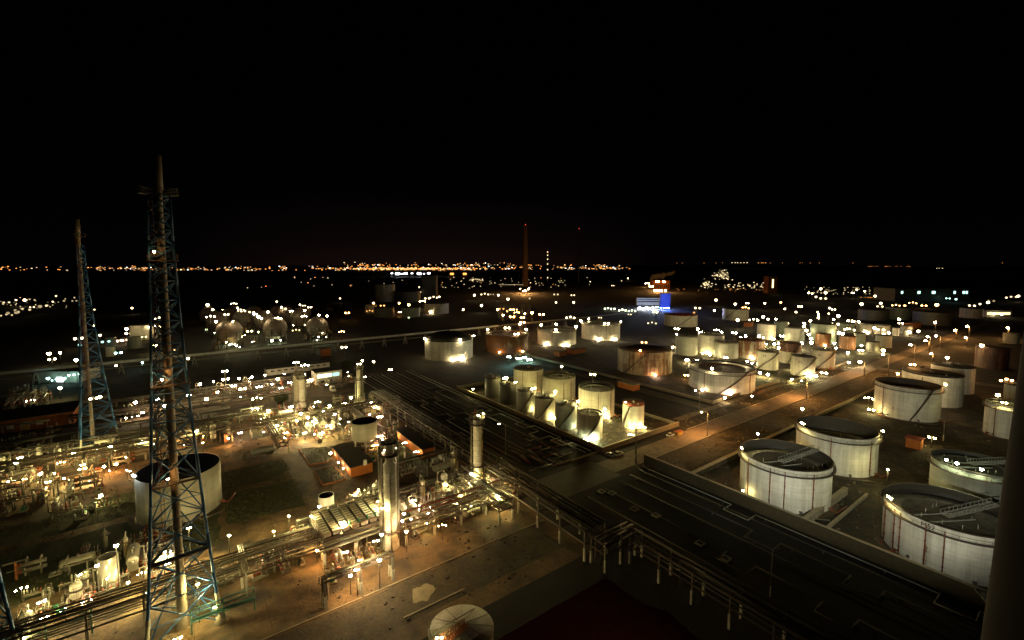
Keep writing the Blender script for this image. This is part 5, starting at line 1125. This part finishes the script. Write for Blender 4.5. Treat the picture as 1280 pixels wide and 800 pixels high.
many('around white tank behind tall flare', 6, 'w', 6000, ((158, 411, 14), (158, 417), (180, 421, 5, 'y', 8000), (193, 432, 7, 'y', 5000), (199, 397, 15), (193, 407, 15), (155, 425, 4, 'p', 2500), (150, 426, 4, 'p', 2500), (172, 428, 4)))
many('on the far quay at the left edge', 12, 'w', 700, ((8, 393), (15, 391), (22, 390), (28, 386), (40, 384), (33, 375), (37, 374), (20, 375), (8, 378), (70, 370, 16, 'w', 9000), (31, 375, 12, 'w', 7000), (93, 372), (66, 377), (80, 376), (93, 376), (50, 383), (58, 382)))
many('along the trestle near the tall flare tower', 9, 'w', 700, ((217, 437, 8, 'o', 1500), (145, 457), (235, 448)))
many('over the chain of gas spheres', 26, 'w', 5000, ((259.5, 381), (266, 387), (263, 395), (270, 402), (283, 393), (292, 379), (297, 385), (301, 387), (304, 389), (312, 390), (317, 391), (319, 393), (323, 396), (327, 398), (335, 390), (291, 402), (348, 397), (352, 384), (357, 386), (364, 389), (375, 381), (380, 382), (381, 388), (387, 384), (399, 394), (409, 395), (380, 395)))
many('low between the gas spheres', 5, 'y', 7000, ((290, 430), (298, 420), (312, 414), (323, 415, 4, 'g', 2500), (340, 426, 3, 'g', 3500), (351, 425, 3, 'g', 3500), (370, 412), (383, 406), (398, 421, 3, 'g', 3500), (306, 406, 4, 'o', 6500), (283, 428, 3, 'g', 3500), (258, 412, 3, 'g', 3000)))
many('by the trestle right of the gas spheres', 7, 'o', 3500, ((427, 414),)); many('by the trestle right of the gas spheres', 9, 'w', 1800, ((430, 434), (425, 373), (346, 377), (388, 475)))
many('along the dim track between trestle and bush', 9, 'w', 1500, ((467, 452), (488, 462)))
# tank rims and feet
for k, key, P, pts in (('T24', 'w', 9000, ((531, 423), (590, 429), (586, 420))), ('T25', 'w', 5000, ((611, 412), (634, 410), (656, 412), (661, 422))), ('T26', 'w', 8000, ((674, 406), (695, 404), (719, 408), (695, 412))), ('T27', 'w', 8000, ((727, 401), (739, 399), (760, 405), (774, 402))),
                       ('T13', 'o', 1800, ((776, 462),)), ('T12', 'w', 4500, ((860, 450), (893, 459), (910, 443.5), (941, 451))), ('T2', 'y', 2500, ((1010, 529), (1094, 537))), ('T3', 'y', 2200, ((1145, 624),)), ('T4', 'g', 1800, ((1190, 574), (1165, 590), (1238, 606))), ('T5', 'o', 2500, ((1127, 470), (1179, 480))),
                       ('T6', 'o', 4000, ((1127, 452),)), ('T8', 'y', 2500, ((1237, 489), (1257, 502))), ('T9', 'o', 3000, ((1250, 472),)), ('T10', 'w', 2500, ((1222, 432),)), ('T17', 'y', 2500, ((788, 501),)), ('T18', 'y', 15000, ((747, 511),)), ('T19', 'y', 15000, ((717, 501),)), ('T20', 'y', 15000, ((690, 490),)), ('T22', 'y', 4000, ((624, 469), (633, 472), (641, 477))), ('T21', 'y', 3500, ((664, 485),)),
                       ('T28', 'o', 2500, ((859, 391),)), ('T29', 'o', 7000, ((927, 384),)), ('T1', 'y', 2200, ((936, 536), (939, 560)))):
    for x, y in pts: lamp(x, y, 0, key, P, None, tk=k)
pass
pass
pass
many('before the rust-stained open tank', 5, 'c', 5500, ((636, 446, 7), (648, 448, 4), (655, 447, 4), (662, 449, 3)))
many('on posts above black-roofed cluster tanks', 19, 'y', 2800, ((702, 458, 19), (741, 468, 18.5)), base=12)
many('on ground at small white cluster', 3.5, 'y', 5000, ((591.5, 486, 4), (789, 543, 2.5, 'y', 2500)))
for tk, an, P, key in (('T18', .25, 5200, 'g'), ('T18', -.35, 2600, 'g'), ('T20', .75, 5000, 'y'), ('T21', .85, 4200, 'y'), ('T19', .9, 1500, 'g'), ('T17', -.1, 3600, 'y'), ('T17', .8, 2500, 'y'), ('T16', .55, 4000, 'y'), ('T14', .3, 3500, 'y'),
    ('T24', .55, 9000, 'w'), ('T24', .15, 4000, 'w'), ('T25', -.3, 2500, 'o'), ('T25', .7, 3500, 'o'), ('T26', -.55, 8000, 'w'), ('T26', .45, 9000, 'w'), ('T27', -.1, 9000, 'w'), ('T27', .7, 8000, 'w'), ('T31', -.3, 9000, 'y'), ('T31', .5, 8000, 'y'), ('T35', .55, 4500, 'g'), ('T33', .2, 6500, 'w'), ('T38', .7, 6500, 'y'),
    ('T12', .25, 5000, 'p'), ('T12', -.5, 2000, 'w'), ('T13', .35, 5000, 'p'), ('T48', .3, 9000, 'w'), ('T49', .2, 9000, 'w'), ('T51', .2, 9000, 'w'), ('T41', .4, 5000, 'g'), ('T42', .2, 5000, 'w')):
    foot(tk, an, P*(1.7 if tk in ('T14', 'T16', 'T17', 'T18', 'T19', 'T20', 'T21') else 1.3), key)
pass
many('on the ground by the wide brown-roofed tank', 3, 'o', 3000, ((858, 469), (906, 497, 3, 'w', 2500), (940, 495, 5, 'o', 3000)))
many('on the roof edge of the cone-roofed tank at the bottom', 12.6, 'y', 900, ((549, 797),), base=10.8, rad=.25)
many('on the peak of the rust-banded tank', 18, 'o', 1500, ((805, 428, 17),), base=14)
pass
many('on the wall of the wide brown-roofed tank', 8, 'w', 4000, ((920, 476, 7),), base=0)
many('middle', 11, 'w', 12000, ((846, 411), (846, 418), (843, 434, 5), (872, 411), (877, 415), (896, 412), (902, 415), (888, 443, 4), (926, 422), (932, 420), (918, 416), (949, 420), (954, 422), (947, 400), (960, 399), (922, 400), (942, 399), (954, 396), (970, 399), (982, 404), (977, 420, 6), (973, 429), (974, 435), (1002, 429), (1012, 446, 4), (1005, 404), (1005, 408), (1008, 413), (1011, 418), (1014, 423), (1014, 428, 8), (1013, 401), (1023, 397), (1023, 393), (1042, 399), (1048, 395), (1044, 405), (1043, 429), (1045, 435, 6), (1049, 416), (1053, 417), (1063, 401), (1070, 402), (1059, 411), (1062, 411), (1077, 432, 5), (1061, 453, 4), (1075, 452, 4), (1036, 392), (872, 385), (1081, 414), (1101, 412), (1111, 416, 5), (1124, 399), (1126, 404), (1137, 415, 5), (1148, 414, 5), (1093, 410)))
many('middle', 2.5, 'y', 9000, ((858, 450), (872, 450, 2.5, 'y', 12000), (897, 452), (908, 454), (940, 454, 2.5, 'w', 9000), (950, 466), (960, 468), (1011, 471, 2, 'y', 5000), (990, 474), (1030, 466, 2.5, 'w', 6000), (990, 459), (968, 430), (1000, 433), (1030, 436), (1060, 441), (1104, 438), (1076, 438), (958, 430), (1020, 470, 2.5, 'w', 5000)))
many('around the right compound tanks', 4, 'y', 4000, ((929, 613, 3, 'y', 1300), (1086, 497, 5, 'y', 4500), (1003, 511, 9, 'y', 3500), (1110, 587, 8), (1165, 547, 5, 'y', 3500), (1021, 547, 8, 'w', 2000), (1089, 512, 2.5, 'y', 4500), (1184, 447, 18, 'w', 3500)))
many('on the wall of the open tank with pale inner wall', 11, 'w', 4000, ((1168, 490, 11),))
# far and mid-distance yards
many('at the lit far tank row', 14, 'o', 9000, ((467, 379), (478, 382), (499, 379), (511, 381), (462, 388, 6), (500, 390, 6), (434, 391, 10), (511, 397, 5, 'g', 3000)))
many('beside the far white tank with stairway', 14, 'w', 7000, ((524, 359), (525, 365), (528, 376), (534, 373), (542, 371), (549, 371), (538, 390, 4, 'w', 9000), (579, 387)))
many('on the orange lamp masts', 22, 'o', 7000, ((622, 387), (627, 386), (634, 389), (640, 387), (646, 387), (656, 392), (665, 391), (629, 394), (640, 396), (646, 390), (653, 397), (653, 403), (650, 405), (677, 393)))
many('along the dark far road', 12, 'w', 5000, ((593, 369), (606, 367), (615, 368), (623, 369), (602, 382), (635, 374), (662, 373), (695, 368), (695, 378), (716, 369), (717, 378), (713, 396), (766, 357), (785, 348), (738, 352), (777, 351), (815, 403), (819, 390), (787, 393), (750, 397), (893, 388), (895, 375), (934, 379), (919, 380), (956, 379), (976, 378, 12, 'o', 6000), (981, 386), (1000, 383, 14, 'y', 9000), (995, 390)))
many('in front of the far blue block', 4, 'u', 70000, ((826, 384.6), (831, 384.6), (835, 384.6)), rad=.6)
many('before the far white office wing', 4, 'b', 90000, ((800, 384), (808, 384), (816, 384), (821, 384)), rad=.6)
many('added at the far brown chimney foot', 12, 'o', 260000, ((650, 361), (661, 361), (656, 363)), rad=1.2)  # invented floodlights that brighten the chimney shaft
many('along the lit office fence', 3, 'g', 9000, ((800, 385), (790, 388), (778, 387), (768, 386), (812, 385), (760, 385)))
many('at the far orange-lit plant house', 6, 'o', 110000, ((820, 363), (826, 363), (832, 363), (814, 358, 12), (809, 354, 14), (822, 352, 30), (830, 352, 30)))
many('right of the far middle tanks', 13, 'w', 6000, ((1071, 362, 24), (1066, 366), (1011, 366, 20), (1022, 365, 20), (1026, 361, 22), (1032, 366, 20), (1029, 373), (1022, 390), (1037, 385), (1042, 387), (1081, 364), (1099, 363), (1107, 364), (1094, 370), (1077, 380), (1015, 367, 20), (1020, 371), (1101, 379), (1100, 383)))
many('along the far red-lit road', 12, 'o', 9000, ((1141, 378, 14, 'o', 16000), (1171, 381, 14), (1131, 382), (1132, 389), (1120, 381, 5), (1155, 382, 5)))
many('at far right behind unlit tank', 12, 'w', 4000, ((1215, 382), (1225, 380), (1235, 378), (1239, 376), (1258, 372), (1267, 371), (1273, 370), (1185, 373, 8, 'c', 9000), (1195, 374, 8, 'c', 9000), (1240, 392, 5, 'w', 7000), (1252, 393, 5, 'w', 5000)))
# street lamps
street((884, 545), (877, 515), 'o', 39600, 'nearest along the main road, by the bund corner')
street((1008, 500), (1002, 476), 'o', 46800, 'on the main road below the lettered tanks')
street((632, 569), (624, 530), 'o', 2200, 'standing alone between long rack and small cluster', 13)
street((1110, 470), (1104, 443), 'o', 25200, 'on the main road, third group, left of the white flat-roofed tank')
street((1080, 471), (1075, 452), 'o', 18000, 'on the main road kerb beyond the lettered tanks')
street((1143, 450), (1138, 431), 'o', 28800, 'on the main road before the crossing, left one')
street((1161, 440), (1157, 426), 'o', 32400, 'at the crossing, lower twin')
street((1162, 438), (1160, 421), 'w', 9000, 'at the crossing, upper twin')
street((1175, 436), (1170, 420), 'o', 21600, 'just right of the crossing')
street((1166, 455), (1164, 442), 'o', 21600, 'behind the white flat-roofed tank')
street((1195, 425), (1194, 413), 'o', 25200, 'far along the side road, left one')
street((1211, 422), (1209, 408), 'o', 25200, 'far along the side road, right one')
street((1208, 434), (1207, 422), 'o', 21600, 'before the dark rusty tank')
street((1169, 414), (1169, 403), 'w', 6000, 'beyond the crossing in the dark')
street((1260, 424), (1260, 410), 'o', 25200, 'next to the near chimney edge in the distance')
street((874, 512), (869.5, 488), 'w', 3000, 'below the foot of the wide open tank')
street((795, 579), (792, 533), 'o', 60, 'almost unlit at the road corner opposite the parked cars')
def sparkle(poly, n, where, seed, keys='yywyp', P=(500, 1700), z=(2.2, 5.5)):  # extra lamps scattered at random to add points of light
    r_ = random.Random(seed)
    for i in range(n):
        u, v = r_.random(), r_.random(); a, b, c, d = poly
        x = (a[0]*(1-u)+b[0]*u)*(1-v)+(d[0]*(1-u)+c[0]*u)*v; y = (a[1]*(1-u)+b[1]*u)*(1-v)+(d[1]*(1-u)+c[1]*u)*v
        lamp(x, y, r_.uniform(*z), r_.choice(keys), r_.uniform(*P), where, rad=.24)
sparkle([(20, 735), (220, 690), (230, 715), (30, 790)], 9, 'small and added, in the lower left pipework', 1)
sparkle([(0, 570), (170, 550), (170, 590), (0, 610)], 12, 'small and added, around the thin flare tower foot', 2, 'yyoyp')
sparkle([(320, 505), (430, 500), (440, 540), (330, 550)], 16, 'small and added, in pipework below the stout columns', 3)
sparkle([(510, 640), (620, 600), (640, 620), (520, 672)], 12, 'small and added, around the two silver columns', 4, 'yypwo')
sparkle([(240, 470), (440, 465), (450, 490), (240, 500)], 14, 'small and added, in the long lit pump rows', 5, 'wpwoy')
sparkle([(440, 505), (490, 503), (490, 560), (450, 560)], 7, 'small and added, behind the elevated tank', 6, 'ppow')
sparkle([(180, 548), (310, 538), (310, 548), (180, 562)], 7, 'small and added, along rack behind big grey tank', 7, 'oyop')
sparkle([(256, 384), (410, 382), (420, 428), (260, 436)], 16, 'small and added, between the gas spheres', 8, 'gywo', (1500, 5000), (3, 16))
build_lamps()
def scrapfield(name, polys, n, seed, mat, s0, s1):
    r_ = random.Random(seed); m = MB()
    for k in range(n):
        a0, a1, b0, b1 = polys[k % len(polys)]; p = W(r_.uniform(a0, a1), r_.uniform(b0, b1)); q = r_.uniform(s0, s1)*r_.random()**.5
        m.box((p[0], p[1], q*.25+.05), (q*r_.uniform(.6, 2.2), q, q*.6), r_.random()*3.1, 0, top=r_.uniform(.5, .95))
    o = m.build(name, mat); o['kind'] = 'stuff'
scrapfield('rubble', [(-60, 88, -128, -88), (-60, 30, -240, -205), (30, 60, -160, -140), (60, 90, -160, -90), (-110, 0, -215, -190)], 1500, 3, M_stair, .15, .7)
scrapfield('gravel', [(150, 300, -95, 20), (146, 198, -250, -133), (248, 420, -320, -142), (198, 430, -140, -126), (146, 430, -114, -97)], 2600, 4, M_bund2, .2, .8)
def weeds(name, polys, n, seed):
    r_ = random.Random(seed); m = MB()
    for k in range(n):
        a0, a1, b0, b1 = polys[k % len(polys)]; p = W(r_.uniform(a0, a1), r_.uniform(b0, b1))
        for j in range(5):
            h = r_.uniform(.2, .7); a = r_.random()*6.28; b = len(m.v); x, y = p[0]+r_.gauss(0, .3), p[1]+r_.gauss(0, .3)
            m.v += [(x-.1*cos(a), y-.1*sin(a), .03), (x+.1*cos(a), y+.1*sin(a), .03), (x+r_.gauss(0, .15), y+r_.gauss(0, .15), h)]; m.face([b, b+1, b+2])
    o = m.build(name, paint('dry_weed', (.10, .095, .035), .9)); o['kind'] = 'stuff'
weeds('weeds', [(150, 300, -95, 20), (146, 198, -250, -133), (198, 430, -140, -126), (146, 430, -114, -97), (10, 33, -205, -160), (-60, 8, -200, -152), (60, 84, -205, -166)], 6000, 6)
flush_labels()
for o in C.objects:
    if 'label' in o and len(o['label'].replace('-', '-').split()) > 16: print('LONG', o.name, o['label'])
# ============================================================ DISTANT LIGHTS (uncountable)
def lights(name, pts, key, L):
    m = MB()
    for x, y, s, z in pts:
        if y >= 333.3: p = gp(x, y); D = p[1]; p = (p[0], p[1], z)
        else: D = 11500.0; p = at_dist(x, y, D)
        q = s*D/F; m.box((p[0], p[1], p[2]+q*.25), (q, q, q*.6))
    o = m.build(name, lamp_mat(key, L, False)); o['kind'] = 'stuff'; return o
r_ = random.Random(21)
dens = lambda x: 1.0 if 430 < x < 640 else .75 if 640 < x < 790 else .8 if 150 < x < 190 else .5 if 215 < x < 430 else .25
city = {k: [] for k in 'owpb'}
for i in range(2600):
    x = r_.uniform(-60, 790)
    if r_.random() > dens(x)*(.35+.65*max(0, sin(x*.11)+sin(x*.043+1)+sin(x*.27)*.7)/1.6): continue
    row = r_.choice((333.8, 334.6, 336.2, 338.2)) if x < 430 else r_.choice((331.5, 333.4, 334.4, 335.4, 336.6))
    if 430 < x < 640 and r_.random() < .10: row = r_.uniform(328.5, 331)
    city[r_.choice('oooooowwppb')].append((x, row+r_.gauss(0, .45), r_.uniform(.45, 1.15), 8))
for i in range(420): x = r_.gauss(515, 45); city[r_.choice('oow')].append((x, 337+r_.gauss(0, .8), r_.uniform(.5, 1.3), 10))
for x in (565, 581): city['o'].append((x, 346, 4.0, 14)); 
for x, s in ((497, 4.4), (507, 3.6), (524, 4.2), (536, 3.0), (490, 2), (515, 2), (530, 1.6), (502, 2)): city['b'].append((x, 345.5+r_.uniform(-.8, .8), s, 16))
for i in range(95):
    x = r_.choice((r_.uniform(550, 700), r_.uniform(560, 620), r_.uniform(620, 740), r_.uniform(300, 560)))
    city[r_.choice('wwwop')].append((x, r_.uniform(348, 364), r_.uniform(.4, 1.0), 8))
for i in range(26): city['w'].append((r_.uniform(588, 604), 352+r_.uniform(-1.3, 1.3), .8, 8)); city['w'].append((624+i*1.4, 358+r_.uniform(-.3, .3), .55, 6))
lights('city_lights', city['o'], 'a', 3.2); lights('city_lights', city['w'], 'w', 2.0); lights('city_lights', city['p'], 'p', 1.5); lights('city_lights', city['b'], 'b', 7)
right = {k: [] for k in 'owc'}
for x in (915, 919, 922, 926, 930, 934): right['w'].append((x, 328.6, .9, 8))
for x in (948, 952, 954, 957): right['o'].append((x, 328.7, .9, 8))
for x in (880, 895, 903, 963, 978, 1000, 1003, 1013, 1024, 1066, 1253, 846, 853): right['o'].append((x, 328.8, .5, 8))
for i in range(26): x = r_.choice((r_.uniform(1085, 1101), r_.uniform(1106, 1113), r_.uniform(1118, 1138))); right['o'].append((x, 333.2+r_.uniform(-.3, .3), .45, 8))
for x in (1171, 1174, 1178): right['w'].append((x, 336, .7, 8))
for i in range(60): x = r_.gauss(903, 5); right['w'].append((x, 347+r_.gauss(0, 4), r_.uniform(.4, 1.2), 12))
for i in range(40): x = r_.gauss(884, 3.2); right['w'].append((x, 359+r_.gauss(0, 2.4), r_.uniform(.4, 1.2), 8))
for i in range(46): x = r_.uniform(905, 955); right['w'].append((x, 360+r_.gauss(0, 2.0), r_.uniform(.4, 1.1), 8))
for i in range(30): right['o'].append((r_.uniform(845, 960), 365+r_.gauss(0, 1.6), r_.uniform(.3, .8), 6))
for i in range(70): right['w'].append((r_.uniform(1005, 1110), r_.uniform(362, 372), r_.uniform(.3, .7), 8)); 
for i in range(30): right['c'].append((r_.gauss(1190, 7), 372+r_.gauss(0, 1.3), r_.uniform(.4, 1.0), 8))
for i in range(50): right['o'].append((r_.uniform(1075, 1170), 374+r_.uniform(-.5, .5)+(0), .6, 4))
for i in range(30): right['w'].append((r_.uniform(0, 95), 383+r_.gauss(0, 4), r_.uniform(.3, .8), 6))
lights('far_shore_lights', right['o'], 'a', 1.6); lights('far_shore_lights', right['w'], 'w', 1.8); lights('far_shore_lights', right['c'], 'c', 2.5)
mast = []
for y in (315, 319, 324, 330, 337, 347): 
    g = gp(684.5, 352); d = at_dist(684.5, y, g[1]); q = 1.1*g[1]/F
    m = MB(); m.box((0, -2.5, 0), (q, q*.4, q)); o = m.build('warning_lamp', lamp_mat('w', 3, False), None, d); tag(o, f'{"top second third fourth fifth lowest".split()[(315, 319, 324, 330, 337, 347).index(y)]} lamp in the string on the thin far mast', 'lamp', 'lamps of the far mast')
# far hills behind the city
m = MB(); n = 120; r_ = random.Random(8)
for i in range(n+1):
    x = -16000+i*34000/n; h = 30+70*math.exp(-((x+2200)/2600)**2)+12*sin(i*.7)+r_.uniform(0, 14); m.v += [(x, 12600, 0), (x, 14500, h), (x, 18000, 0)]
for i in range(n): b = i*3; m.face([b, b+3, b+4, b+1]); m.face([b+1, b+4, b+5, b+2])
o = m.build('hills', G_land); o['kind'] = 'structure'
# steam over the orange plant
g = gp(824, 361); m = MB(); r_ = random.Random(4)
for i in range(22): u = i/21; m.ico((g[0]-22+75*u, g[1]+15+r_.uniform(-5, 5), 34+r_.uniform(-3, 5)+18*u), 5+6*r_.random())
vm = bpy.data.materials.new('steam'); vm.use_nodes = True; nt = vm.node_tree; nt.nodes.clear(); o_ = nt.nodes.new('ShaderNodeOutputMaterial'); pv = nt.nodes.new('ShaderNodeVolumePrincipled'); pv.inputs['Density'].default_value = .045; pv.inputs['Color'].default_value = (.9, .8, .7, 1); nt.links.new(pv.outputs[0], o_.inputs['Volume'])
o = m.build('steam', vm); o['kind'] = 'stuff'
# ============================================================ NIGHT SKY, CAMERA, RENDER
w = bpy.data.worlds.new('World'); S.world = w; w.use_nodes = True; nt = w.node_tree; bg = nt.nodes['Background']
sky = nt.nodes.new('ShaderNodeTexSky'); sky.sky_type = 'NISHITA'; sky.sun_disc = False; sky.sun_elevation = R_(-9); sky.sun_rotation = R_(0)
tc = nt.nodes.new('ShaderNodeTexCoord'); sp = nt.nodes.new('ShaderNodeSeparateXYZ'); nt.links.new(tc.outputs['Generated'], sp.inputs[0])
gl = ramp(nt, sp.outputs[2], [(0.0, (.0010, .0006, .0006)), (.06, (.0007, .0005, .0005)), (.22, (.00012, .0001, .0001)), (1.0, (.00005, .00005, .00006))])
ad = nt.nodes.new('ShaderNodeMix'); ad.data_type = 'RGBA'; ad.blend_type = 'ADD'; ad.inputs[0].default_value = .02
dp = N(nt, 'ShaderNodeVectorMath', operation='DOT_PRODUCT'); dp.inputs[1].default_value = (-.16, .987, 0); nt.links.new(tc.outputs['Generated'], dp.inputs[0])
gz = ramp(nt, sp.outputs[2], [(0, 1.0), (.05, .45), (.16, 0.0)]); gx = ramp(nt, dp.outputs['Value'], [(.90, 0.0), (1.0, 1.0)])
gm_ = N(nt, 'ShaderNodeMath', operation='MULTIPLY'); nt.links.new(gz.outputs[0], gm_.inputs[0]); nt.links.new(gx.outputs[0], gm_.inputs[1])
gl2 = mixc(nt, gm_.outputs[0], (0, 0, 0), (.0055, .0026, .0022)); ag = nt.nodes.new('ShaderNodeMix'); ag.data_type = 'RGBA'; ag.blend_type = 'ADD'; ag.inputs[0].default_value = 1
nt.links.new(gl.outputs[0], ag.inputs[6]); nt.links.new(gl2, ag.inputs[7]); nt.links.new(ag.outputs[2], ad.inputs[6]); nt.links.new(sky.outputs[0], ad.inputs[7]); nt.links.new(ad.outputs[2], bg.inputs[0]); bg.inputs[1].default_value = 1.0
cd = bpy.data.cameras.new('camera'); cam = bpy.data.objects.new('camera', cd); C.objects.link(cam)
cam.location = (0, 0, CAMH); cam.rotation_euler = (pi/2-PIT, 0, 0); cd.sensor_fit = 'HORIZONTAL'; cd.sensor_width = 36; cd.lens = F/1280*36; cd.shift_y = (CY-400)/1280; cd.clip_end = 100000; cd.clip_start = .5
S.camera = cam
S.view_settings.view_transform = 'Standard'; S.view_settings.look = 'None'; S.view_settings.exposure = 0; S.view_settings.gamma = 1; S.view_settings.use_curve_mapping = False
cy = S.cycles; cy.use_denoising = True
try: cy.denoiser = 'OPENIMAGEDENOISE'
except Exception: pass
cy.use_light_tree = True; cy.max_bounces = 4; cy.diffuse_bounces = 2; cy.glossy_bounces = 2; cy.transmission_bounces = 2; cy.volume_bounces = 0; cy.caustics_reflective = False; cy.caustics_refractive = False
cy.sample_clamp_indirect = 4.0; cy.use_adaptive_sampling = False; S.cycles.filter_width = 1.5
